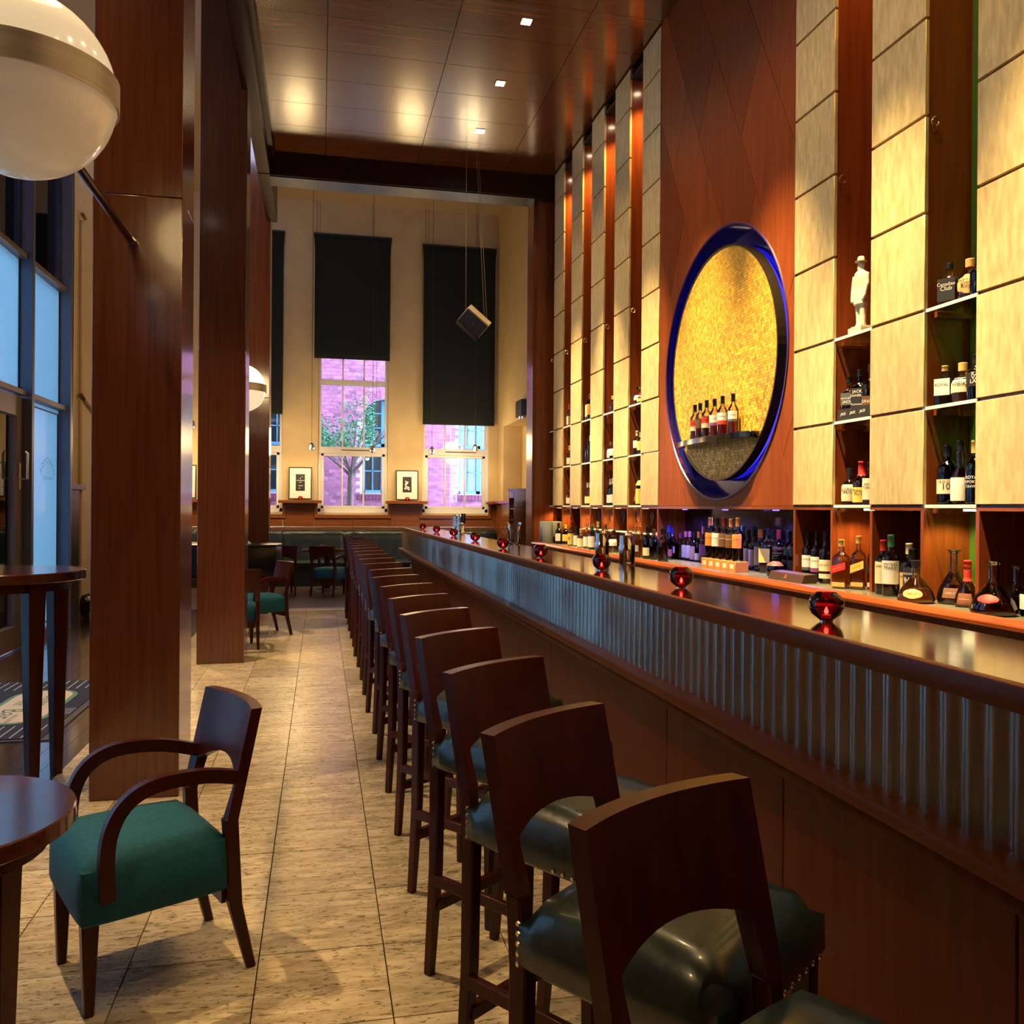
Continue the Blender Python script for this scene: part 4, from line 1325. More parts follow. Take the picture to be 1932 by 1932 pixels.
BOTTLES = [
    (2.95, 4.916, 1.06, 0.306, 0.074, 'wine', 'clear', 'dark', 'black', [(0.28, 0.52, 'white'), (0.22, 0.28, 'slate')], [(0.44, 'BOWMORE')], 'white labelled malt bottle, leftmost of three on the brown plinth'),
    (2.95, 4.819, 1.06, 0.309, 0.074, 'wine', 'clear', 'dark', 'black', [(0.28, 0.5, 'white'), (0.2, 0.28, 'purple')], [(0.42, 'BOWMORE')], 'white and purple labelled malt bottle in the middle of the brown plinth'),
    (2.95, 4.722, 1.06, 0.309, 0.078, 'wine', 'clear', 'dark', 'black', [(0.1, 0.19, 'cream'), (0.24, 0.46, 'cream')], [(0.36, 'GLENLIVET')], 'cream labelled malt bottle with a gold seal beside the wooden upright'),
    (3.03, 4.775, 1.06, 0.298, 0.072, 'wine', 'clear', 'dark', 'black', [(0.25, 0.48, 'cream')], [], 'cream labelled bottle half hidden by the wooden upright'),
    (2.859, 4.422, 1.06, 0.273, 0.088, 'square', 'clear', 'amber', 'gold', [(0.04, 0.13, 'gold')], [], 'square amber whisky bottle with a slanted red label'),
    (2.913, 4.341, 1.06, 0.296, 0.076, 'square', 'clear', 'amber', 'gold', [(0.06, 0.14, 'gold')], [], 'square whisky bottle with a slanted yellow label'),
    (2.981, 4.284, 1.06, 0.303, 0.076, 'square', 'clear', 'amber', 'gold', [(0.06, 0.14, 'cream')], [], 'square whisky bottle with slanted black and gold label by the upright'),
    (2.879, 4.074, 1.06, 0.284, 0.08, 'wine', 'green', 'dark', 'red', [(0.2, 0.6, 'parch')], [(0.52, 'JAMESON')], 'green whiskey bottle with red cap and parchment label'),
    (2.862, 3.987, 1.06, 0.314, 0.084, 'wine', 'clear', 'dark', 'green', [(0.2, 0.58, 'white')], [(0.52, 'WRITERS'), (0.46, 'TEARS')], 'tall clear whiskey bottle with a plain white label'),
    (2.914, 3.915, 1.06, 0.273, 0.084, 'wine', 'clear', 'dark', 'cream', [(0.12, 0.46, 'tan')], [(0.38, 'MIDLETON')], 'whiskey bottle with a round topped tan label'),
    (2.873, 3.837, 1.06, 0.251, 0.082, 'wine', 'dark', 'dark', 'black', [(0.18, 0.62, 'black')], [(0.5, 'BUSHMILLS'), (0.4, 'BLACK'), (0.35, 'BUSH')], 'dark whiskey bottle with a black arched label'),
    (2.783, 3.688, 1.06, 0.202, 0.17, 'bell', 'clear', 'amber', 'black', [(0.12, 0.34, 'tan')], [(0.23, 'CARLOS I')], 'wide bell shaped brandy bottle with an oval tan label'),
    (2.931, 3.614, 1.06, 0.255, 0.15, 'bell', 'clear', 'brandy', 'crystal', [(0.12, 0.3, 'brown')], [(0.21, 'CARLOS I')], 'bell shaped brandy decanter with a crystal stopper'),
    (3.037, 3.521, 1.06, 0.204, 0.095, 'square', 'clear', 'amber', 'gold', [(0.22, 0.62, 'white')], [], 'square bottle with a glaring white label and cork'),
    (2.896, 3.481, 1.06, 0.213, 0.112, 'bell', 'clear', 'redliq', 'red', [(0.06, 0.3, 'framed')], [(0.18, 'Grand Marnier')], 'squat liqueur bottle with red ribbon and brown label'),
    (2.782, 3.191, 1.06, 0.227, 0.185, 'bell', 'clear', 'dark', 'crystal', [(0.24, 0.4, 'redoval')], [], 'large cut crystal cognac decanter with a red oval seal'),
    (2.946, 3.245, 1.06, 0.203, 0.15, 'bell', 'clear', 'dark', 'crystal', [], [], 'second crystal decanter behind the one with the red seal'),
    (2.894, 3.112, 1.06, 0.157, 0.08, 'wine', 'dark', 'dark', 'black', [(0.2, 0.6, 'white')], [], 'white labelled bottle cut off by the right edge of the picture'),
    (2.958, 3.689, 2.485, 0.207, 0.095, 'square', 'clear', 'redliq', 'black', [(0.1, 0.62, 'black')], [(0.48, 'Canadian'), (0.38, 'Club')], 'square rye bottle with a black label on the top shelf'),
    (2.975, 3.571, 2.485, 0.197, 0.11, 'round', 'clear', 'redliq', 'gold', [(0.14, 0.6, 'tan')], [(0.4, 'Crown'), (0.32, 'Royal')], 'rounded faceted whisky bottle with an oval tan label on the top shelf'),
    (2.941, 3.482, 2.485, 0.18, 0.07, 'wine', 'dark', 'dark', 'black', [], [], 'black capped bottle behind the faceted one on the top shelf'),
    (2.954, 4.5, 2.006, 0.258, 0.085, 'square', 'clear', 'dark', 'black', [(0.35, 0.62, 'slate')], [(0.5, 'GENTLEMAN'), (0.42, 'JACK')], 'leftmost whiskey bottle on the black stand in the figurine niche'),
    (2.954, 4.399, 2.006, 0.282, 0.085, 'square', 'dark', 'dark', 'black', [(0.08, 0.62, 'black')], [(0.55, 'JACK'), (0.47, "DANIEL'S"), (0.3, 'Tennessee')], 'black labelled square whiskey bottle on the black stand'),
    (2.954, 4.3, 2.006, 0.296, 0.085, 'square', 'clear', 'dark', 'black', [(0.2, 0.4, 'brown')], [(0.3, 'SINGLE')], 'round shouldered whiskey bottle at the right of the black stand'),
    (2.953, 3.71, 2.006, 0.196, 0.085, 'square', 'clear', 'dark', 'gold', [(0.25, 0.66, 'white')], [(0.5, 'ROYAL')], 'square bottle with white label and gilt stopper on the middle shelf'),
    (2.964, 3.603, 2.006, 0.193, 0.1, 'round', 'clear', 'amber', 'gold', [(0.26, 0.62, 'cream')], [(0.46, 'HIBIKI')], 'faceted whisky bottle with cream label and flat stopper on the middle shelf'),
    (2.957, 3.503, 2.006, 0.218, 0.09, 'wine', 'dark', 'dark', 'black', [(0.3, 0.6, 'black')], [(0.56, 'KA'), (0.48, 'VA'), (0.4, 'LAN')], 'dark bottle with big white capitals on the middle shelf'),
    (2.958, 4.493, 1.528, 0.211, 0.095, 'round', 'clear', 'redliq', 'black', [(0.1, 0.55, 'cream')], [(0.42, 'ELIJAH'), (0.34, 'CRAIG')], 'squat bourbon bottle with a round topped cream label'),
    (2.964, 4.39, 1.528, 0.245, 0.1, 'round', 'clear', 'redliq', 'red', [(0.06, 0.4, 'yellow')], [(0.33, "Maker's"), (0.25, 'Mark')], 'bourbon bottle with dripping red wax and yellow label'),
    (2.953, 4.294, 1.528, 0.235, 0.085, 'wine', 'clear', 'redliq', 'black', [(0.12, 0.62, 'cream')], [(0.48, 'WILD'), (0.4, 'TURKEY')], 'bourbon bottle half hidden by the panel on the lowest shelf'),
    (2.962, 3.697, 1.528, 0.29, 0.098, 'wine', 'dark', 'dark', 'black', [(0.18, 0.42, 'cream')], [(0.38, "TAYLOR'S"), (0.3, '10')], 'matt black port bottle with a square cream label'),
    (2.953, 3.601, 1.528, 0.304, 0.085, 'slim', 'clear', 'redliq', 'black', [(0.06, 0.42, 'white')], [], 'slender necked brandy bottle with a white oval label'),
    (2.957, 3.509, 1.528, 0.298, 0.09, 'wine', 'green', 'dark', 'gold', [], [(0.42, 'ROYAL'), (0.35, 'OPORTO'), (0.28, 'TAWNY')], 'green port bottle with white print and cork on the lowest shelf'),
    (2.835, 6.357, 2.031, 0.275, 0.074, 'wine', 'clear', 'redliq', 'black', [(0.38, 0.54, 'red'), (0.26, 0.38, 'cream')], [(0.46, 'BOWMORE')], 'red malt bottle on the gold disc shelf, left end of six'),
    (2.84, 6.271, 2.031, 0.279, 0.074, 'wine', 'clear', 'redliq', 'black', [(0.3, 0.54, 'brown')], [], 'red malt bottle on the gold disc shelf, second from left of six'),
    (2.82, 6.114, 2.031, 0.283, 0.074, 'wine', 'clear', 'redliq', 'black', [(0.38, 0.54, 'red'), (0.26, 0.38, 'cream')], [(0.46, 'BOWMORE')], 'red malt bottle on the gold disc shelf, third from left of six'),
    (2.815, 5.967, 2.031, 0.275, 0.074, 'wine', 'clear', 'redliq', 'black', [(0.36, 0.56, 'white'), (0.28, 0.36, 'purple')], [(0.46, 'BOWMORE')], 'red malt bottle on the gold disc shelf, fourth from left of six'),
    (2.81, 5.826, 2.031, 0.279, 0.074, 'wine', 'clear', 'redliq', 'black', [(0.36, 0.56, 'white'), (0.26, 0.36, 'red')], [(0.46, 'BOWMORE')], 'red malt bottle on the gold disc shelf, second from right of six'),
    (2.84, 5.721, 2.031, 0.283, 0.074, 'wine', 'clear', 'redliq', 'black', [(0.36, 0.56, 'white'), (0.3, 0.36, 'slate')], [(0.46, 'BOWMORE')], 'red malt bottle on the gold disc shelf, right end of six'),
    (2.97, 7.935, 2.485, 0.154, 0.11, 'round', 'clear', 'dark', 'crystal', [(0.3, 0.6, 'white')], [], 'squat liqueur bottle with a clear stopper, first niche left of gold disc, top shelf'),
    (2.944, 7.843, 2.485, 0.104, 0.07, 'round', 'clear', 'redliq', 'red', [(0.2, 0.5, 'yellow')], [], 'small round bottle with a yellow tassel, first niche left of gold disc, top shelf'),
    (2.957, 8.67, 2.485, 0.18, 0.09, 'round', 'clear', 'amber', 'gold', [], [], 'pale skull like decanter, second niche left of gold disc, top shelf'),
    (2.951, 9.511, 2.485, 0.3, 0.075, 'wine', 'green', 'dark', 'black', [(0.15, 0.6, 'parch')], [], 'green bottle with a pale label, third niche left of gold disc, top shelf'),
    (2.946, 9.434, 2.485, 0.299, 0.07, 'wine', 'dark', 'dark', 'red', [(0.2, 0.6, 'orange')], [], 'red capped bottle with an orange label, third niche left of gold disc, top shelf'),
    (2.95, 10.28, 2.485, 0.274, 0.075, 'wine', 'clear', 'amber', 'red', [(0.1, 0.45, 'cream')], [], 'red capped amber bottle, fourth niche left of gold disc, top shelf'),
    (2.947, 10.202, 2.485, 0.22, 0.07, 'wine', 'clear', 'redliq', 'black', [(0.1, 0.5, 'brown')], [], 'brown labelled bottle, fourth niche left of gold disc, top shelf'),
    (2.954, 10.92, 2.485, 0.196, 0.085, 'round', 'blue', 'dark', 'black', [], [], 'dark blue bottle on the top shelf of the narrow end niche'),
    (2.95, 7.938, 2.006, 0.234, 0.075, 'wine', 'clear', 'dark', 'white', [(0.3, 0.6, 'white')], [], 'white capped bottle, first niche left of gold disc, middle shelf'),
    (2.95, 7.838, 2.006, 0.21, 0.075, 'wine', 'clear', 'amber', 'yellow', [(0.2, 0.6, 'yellow')], [], 'yellow labelled bottle, first niche left of gold disc, middle shelf'),
    (2.958, 8.729, 2.006, 0.183, 0.09, 'round', 'clear', 'dark', 'brown', [(0.1, 0.6, 'white')], [], 'white labelled round bottle, second niche left of gold disc, middle shelf'),
    (2.953, 8.636, 2.006, 0.178, 0.085, 'round', 'dark', 'dark', 'black', [(0.2, 0.6, 'white')], [], 'dark bottle with a white triangle label, second niche left of gold disc, middle shelf'),
    (2.954, 9.5, 2.006, 0.269, 0.085, 'wine', 'blue', 'dark', 'black', [], [], 'blue glass gin bottle, third niche left of gold disc, middle shelf'),
    (2.95, 9.416, 2.006, 0.305, 0.075, 'wine', 'clear', 'blue', 'white', [], [], 'clear bottle with a white stopper, third niche left of gold disc, middle shelf'),
    (2.952, 10.265, 2.006, 0.249, 0.08, 'round', 'clear', 'amber', 'gold', [(0.1, 0.4, 'cream')], [], 'amber decanter, fourth niche left of gold disc, middle shelf'),
    (2.952, 10.923, 2.006, 0.341, 0.08, 'bell', 'clear', 'amber', 'gold', [(0.1, 0.6, 'yellow')], [], 'yellow labelled bottle on the middle shelf of the narrow end niche'),
    (2.977, 7.941, 1.528, 0.292, 0.115, 'bell', 'clear', 'redliq', 'black', [(0.15, 0.4, 'brown')], [], 'bulbous cognac bottle, first niche left of gold disc, lowest shelf'),
    (2.945, 7.843, 1.528, 0.314, 0.08, 'wine', 'dark', 'dark', 'black', [(0.05, 0.5, 'yellow'), (0.6, 0.75, 'yellow')], [], 'black bottle with long yellow label, first niche left of gold disc, lowest shelf'),
    (2.954, 8.718, 1.528, 0.275, 0.085, 'wine', 'clear', 'dark', 'white', [(0.1, 0.4, 'white')], [], 'white capped bottle with a white label, second niche left of gold disc, lowest shelf'),
    (2.952, 8.631, 1.528, 0.283, 0.08, 'wine', 'green', 'dark', 'white', [(0.1, 0.4, 'white')], [], 'green bottle with a white label, second niche left of gold disc, lowest shelf'),
    (2.947, 9.501, 1.528, 0.256, 0.07, 'wine', 'clear', 'amber', 'white', [(0.1, 0.4, 'cream')], [], 'slim amber bottle with white foil, third niche left of gold disc, lowest shelf'),
    (2.947, 9.402, 1.528, 0.254, 0.07, 'wine', 'clear', 'amber', 'white', [(0.1, 0.4, 'yellow')], [], 'slim bottle with yellow label and white foil, third niche left of gold disc, lowest shelf'),
    (2.957, 10.273, 1.528, 0.238, 0.09, 'round', 'clear', 'amber', 'black', [(0.1, 0.4, 'cream')], [], 'round amber flask, fourth niche left of gold disc, lowest shelf'),
    (2.783, 6.863, 1.06, 0.279, 0.088, 'wine', 'clear', 'dark', 'black', [], [], 'dark spirit bottle at the left end of the counter bay under the gold disc'),
    (2.946, 7.135, 1.06, 0.295, 0.075, 'wine', 'blue', 'dark', 'blue', [(0.1, 0.3, 'purple')], [], 'blue lit bottle second in the counter bay under the gold disc'),
    (3.0, 7.191, 1.06, 0.274, 0.07, 'wine', 'clear', 'dark', 'blue', [(0.2, 0.4, 'white')], [], 'slim blue capped bottle near the left of the bay under the gold disc'),
    (3.074, 7.187, 1.06, 0.229, 0.07, 'wine', 'clear', 'dark', 'purple', [], [], 'plain dark bottle behind the white labelled pair under the gold disc'),
    (3.1, 7.292, 1.06, 0.283, 0.07, 'wine', 'blue', 'dark', 'blue', [], [], 'tall blue capped bottle behind the white labelled pair under the gold disc'),
    (3.093, 7.112, 1.06, 0.244, 0.075, 'wine', 'clear', 'redliq', 'pink', [(0.08, 0.52, 'white')], [], 'pink capped bottle with white label, left of a pair under the gold disc'),
    (3.092, 7.023, 1.06, 0.246, 0.075, 'wine', 'clear', 'redliq', 'pink', [(0.08, 0.52, 'white')], [], 'pink capped bottle with white label, right of a pair under the gold disc'),
    (3.088, 6.913, 1.06, 0.238, 0.08, 'wine', 'dark', 'dark', 'black', [(0.05, 0.52, 'redcream2')], [], 'dark bottle with a cream and red label under the gold disc'),
    (3.092, 6.831, 1.06, 0.248, 0.075, 'wine', 'dark', 'redliq', 'orange', [(0.05, 0.28, 'white')], [], 'orange capped bottle with a low white label under the gold disc'),
    (3.095, 6.754, 1.06, 0.296, 0.07, 'wine', 'clear', 'redliq', 'pink', [(0.2, 0.5, 'purple')], [], 'bottle with a pink cap and violet label under the gold disc'),
    (2.86, 6.118, 1.135, 0.301, 0.078, 'wine', 'clear', 'dark', 'copper', [(0.3, 0.62, 'orange')], [(0.5, 'GLENMORANGIE')], 'malt bottle with orange label, first of five on the orange boxes'),
    (2.86, 6.007, 1.135, 0.301, 0.078, 'wine', 'clear', 'dark', 'black', [(0.3, 0.62, 'white')], [(0.5, 'GLENMORANGIE')], 'malt bottle with white label, second of five on the orange boxes'),
    (2.86, 5.891, 1.135, 0.303, 0.078, 'wine', 'clear', 'dark', 'dkred', [(0.3, 0.62, 'brown')], [(0.5, 'GLENMORANGIE')], 'malt bottle with brown label, third of five on the orange boxes'),
    (2.86, 5.78, 1.135, 0.296, 0.078, 'wine', 'clear', 'dark', 'copper', [(0.3, 0.62, 'brown')], [(0.5, 'GLENMORANGIE')], 'malt bottle with brown label, fourth of five on the orange boxes'),
    (2.86, 5.677, 1.135, 0.304, 0.078, 'wine', 'clear', 'dark', 'copper', [(0.3, 0.62, 'orange')], [(0.5, 'GLENMORANGIE')], 'malt bottle with orange label, last of five on the orange boxes'),
    (3.09, 6.054, 1.06, 0.312, 0.08, 'wine', 'clear', 'dark', 'tealcap', [(0.14, 0.38, 'white')], [], 'teal capped bottle right of the orange boxes'),
    (3.092, 5.972, 1.06, 0.289, 0.075, 'wine', 'dark', 'dark', 'black', [(0.03, 0.52, 'parch')], [], 'narrow bottle with a tall cream label right of the orange boxes'),
    (3.092, 5.884, 1.06, 0.292, 0.075, 'wine', 'clear', 'dark', 'black', [(0.1, 0.5, 'white')], [], 'black capped bottle with white label left of the orange capped one'),
    (3.087, 5.777, 1.06, 0.295, 0.085, 'wine', 'clear', 'dark', 'orange', [(0.14, 0.58, 'whiteorange')], [], 'orange capped bottle with an orange and white label'),
    (3.02, 5.55, 1.06, 0.303, 0.098, 'square', 'clear', 'dark', 'black', [(0.24, 0.56, 'yellow')], [], 'square bottle with a big yellow label'),
    (3.097, 5.615, 1.06, 0.294, 0.075, 'wine', 'green', 'dark', 'black', [(0.3, 0.5, 'green')], [], 'green labelled bottle behind the square yellow one'),
    (2.953, 5.312, 1.06, 0.136, 0.13, 'round', 'dark', 'dark', 'black', [(0.5, 0.72, 'brown')], [], 'low round dark bottle with a tilted tag'),
    (3.041, 5.436, 1.06, 0.3, 0.085, 'wine', 'blue', 'dark', 'dkred', [(0.55, 0.62, 'brown'), (0.46, 0.5, 'brown')], [], 'blue lit bottle with dark red cap'),
    (3.066, 5.344, 1.06, 0.299, 0.095, 'wine', 'blue', 'dark', 'black', [(0.05, 0.35, 'black')], [], 'ornate dark bottle with blue gleams, left of a pair'),
    (3.047, 5.241, 1.06, 0.302, 0.095, 'wine', 'blue', 'dark', 'black', [(0.05, 0.35, 'black')], [], 'ornate dark bottle with blue gleams by the wooden upright'),
    (2.836, 10.338, 1.06, 0.256, 0.075, 'wine', 'dark', 'dark', 'black', [(0.15, 0.5, 'white')], [], 'dark bottle with white label beside the card terminal'),
    (2.915, 10.307, 1.06, 0.236, 0.075, 'wine', 'dark', 'dark', 'yellow', [(0.15, 0.5, 'yellow')], [], 'yellow capped bottle beside the card terminal'),
    (2.868, 9.878, 1.06, 0.284, 0.09, 'wine', 'clear', 'amber', 'red', [(0.05, 0.5, 'yellow')], [(0.3, 'B')], 'red capped bottle with a yellow B label on the far part of the counter'),
    (2.888, 9.726, 1.06, 0.225, 0.08, 'wine', 'clear', 'dark', 'black', [(0.05, 0.55, 'white')], [], 'black capped white label bottle on the far part of the counter'),
    (2.827, 9.359, 1.06, 0.208, 0.085, 'wine', 'clear', 'amber', 'yellow', [(0.05, 0.5, 'parch')], [], 'yellow capped bottle with glowing cream label on the far part of the counter'),
    (2.834, 9.165, 1.06, 0.233, 0.075, 'wine', 'clear', 'redliq', 'orange', [(0.1, 0.55, 'white')], [], 'red bitter bottle with a white label on the far part of the counter'),
    (2.823, 8.939, 1.06, 0.256, 0.085, 'wine', 'green', 'dark', 'green', [(0.1, 0.55, 'white')], [], 'green necked bottle with a white label on the far part of the counter'),
    (2.9, 8.977, 1.06, 0.295, 0.075, 'wine', 'clear', 'amber', 'yellow', [(0.1, 0.4, 'orange')], [], 'tall bottle with a yellow cap on the far part of the counter'),
    (2.878, 8.621, 1.06, 0.271, 0.08, 'wine', 'clear', 'clear', 'brown', [], [], 'clear bottle with brown cork between the beer fonts on the far part of the counter'),
    (2.865, 8.363, 1.06, 0.218, 0.1, 'round', 'clear', 'clear', 'black', [(0.3, 0.6, 'white')], [], 'squat clear bottle between the beer fonts on the far part of the counter'),
    (2.805, 7.708, 1.06, 0.229, 0.09, 'wine', 'clear', 'clear', 'white', [(0.2, 0.5, 'parch')], [], 'clear bottle with a pale label right of the beer fonts'),
    (2.751, 7.421, 1.06, 0.281, 0.075, 'wine', 'clear', 'amber', 'orange', [(0.2, 0.4, 'white')], [], 'amber bottle with orange cap right of the beer fonts'),
    (2.827, 7.505, 1.06, 0.279, 0.075, 'wine', 'clear', 'amber', 'orange', [], [], 'plain amber bottle with orange cap right of the beer fonts'),
    (2.799, 7.253, 1.06, 0.281, 0.085, 'wine', 'green', 'dark', 'black', [(0.1, 0.35, 'parch')], [], 'green bottle with a cream label right of the beer fonts'),
    (2.808, 7.131, 1.06, 0.262, 0.08, 'wine', 'green', 'dark', 'brown', [], [], 'plain green bottle right of the beer fonts'),
    (2.944, 7.403, 1.06, 0.228, 0.075, 'wine', 'clear', 'redliq', 'pink', [(0.05, 0.45, 'white')], [], 'white labelled bottle at the left edge of the blue lit bay'),
]
# ------------------------------------------------------------------ bottles
PAPER = {'white': (.80, .78, .72), 'cream': (.74, .64, .44), 'parch': (.72, .66, .40), 'tan': (.66, .42, .16), 'black': (.012, .012, .014), 'yellow': (.80, .60, .12),
         'red': (.60, .04, .03), 'orange': (.80, .26, .04), 'gold': (.70, .46, .14), 'green': (.05, .20, .08), 'blue': (.03, .05, .40), 'purple': (.24, .07, .20),
         'brown': (.16, .07, .03), 'slate': (.09, .10, .11), 'pink': (.62, .22, .30), 'copper': (.55, .25, .12), 'dkred': (.22, .02, .02), 'tealcap': (.05, .22, .24),
         'framed': (.20, .07, .035), 'redoval': (.40, .03, .03), 'redcream2': (.66, .44, .30), 'whiteorange': (.76, .60, .46)}


def pap(c): return plain('paper_' + c, PAPER[c], .55)
def capm(c): return plain('cap_' + c, PAPER[c], .35, .15)


BG = {'clear': glass('bottle_clear', (.93, .93, .88), 1.75, .04), 'green': glass('bottle_green', (.10, .26, .10), 1.7, .04), 'dark': glass('bottle_dark', (.05, .045, .035), 1.6, .05),
      'blue': glass('bottle_blue', (.14, .20, .62), 1.7, .04)}


def liquid(name, col, trans, mix):
    m = bpy.data.materials.new(name); m.use_nodes = True
    nt = m.node_tree; N, L = nt.nodes, nt.links; N.clear()
    out = N.new('ShaderNodeOutputMaterial')
    tr = N.new('ShaderNodeBsdfTransparent'); tr.inputs['Color'].default_value = (*trans, 1)
    df = N.new('ShaderNodeBsdfDiffuse'); df.inputs['Color'].default_value = (*col, 1)
    tl = N.new('ShaderNodeBsdfTranslucent'); tl.inputs['Color'].default_value = (*col, 1)
    a = N.new('ShaderNodeMixShader'); a.inputs[0].default_value = .5
    b = N.new('ShaderNodeMixShader'); b.inputs[0].default_value = mix
    L.new(df.outputs[0], a.inputs[1]); L.new(tl.outputs[0], a.inputs[2])
    L.new(tr.outputs[0], b.inputs[1]); L.new(a.outputs[0], b.inputs[2]); L.new(b.outputs[0], out.inputs['Surface'])
    return m


LQ = {'amber': liquid('amber_liquid', (.95, .42, .05), (.95, .55, .15), .6), 'dark': liquid('dark_liquid', (.16, .05, .014), (.40, .16, .06), .5),
      'redliq': liquid('red_brown_liquid', (.60, .09, .020), (.75, .18, .05), .6), 'brandy': liquid('brandy_liquid', (.28, .10, .02), (.5, .2, .05), .6),
      'clear': liquid('clear_liquid', (.6, .6, .55), (.95, .95, .92), .12), 'blue': liquid('blue_liquid', (.05, .08, .4), (.3, .4, .8), .5)}
CRYST = glass('cut_crystal', (.86, .86, .82), 1.7)


def prof(shape, R_, h):
    if shape == 'wine':
        rn = max(.0125, R_ * .36)
        return [(R_ * .93, 0), (R_, .012), (R_, .58 * h), (R_ * .93, .64 * h), (R_ * .62, .70 * h), (rn * 1.05, .755 * h), (rn, .80 * h), (rn, .985 * h)]
    if shape == 'square':
        rn = max(.013, R_ * .33)
        return [(R_ * .95, 0), (R_, .01), (R_, .60 * h), (R_ * .9, .66 * h), (R_ * .5, .72 * h), (rn, .76 * h), (rn, .985 * h)]
    if shape == 'bell':
        rn = max(.015, R_ * .22)
        return [(R_ * .90, 0), (R_, .016), (R_ * .99, .12 * h), (R_ * .86, .28 * h), (R_ * .62, .42 * h), (R_ * .38, .54 * h), (rn, .62 * h), (rn, .985 * h)]
    if shape == 'round':
        rn = max(.014, R_ * .36)
        return [(R_ * .86, 0), (R_ * .97, .012), (R_, .22 * h), (R_ * .98, .48 * h), (R_ * .80, .60 * h), (R_ * .48, .67 * h), (rn, .71 * h), (rn, .985 * h)]
    rn = R_ * .34
    return [(R_ * .8, 0), (R_ * .98, .02), (R_, .30 * h), (R_ * .95, .46 * h), (rn * 1.2, .58 * h), (rn * 1.5, .68 * h), (rn * 1.4, .78 * h), (rn, .86 * h), (rn, .985 * h)]


def sq(mb_verts, amt):
    """push a round cross-section towards a rounded square"""
    out_ = []
    for x, y, z in mb_verts:
        r = math.hypot(x, y)
        if r > 1e-6:
            a = math.atan2(y, x)
            k = 1.0 / max(abs(math.cos(a)), abs(math.sin(a)))
            k = 1 + (min(k, 1.28) - 1) * amt
            x, y = x * k * .93, y * k * .93
        out_.append((x, y, z))
    return out_


def interp(P, z):
    for (r0, z0), (r1, z1) in zip(P, P[1:]):
        if z0 <= z <= z1 and z1 > z0: return r0 + (r1 - r0) * (z - z0) / (z1 - z0)
    return P[-1][0]


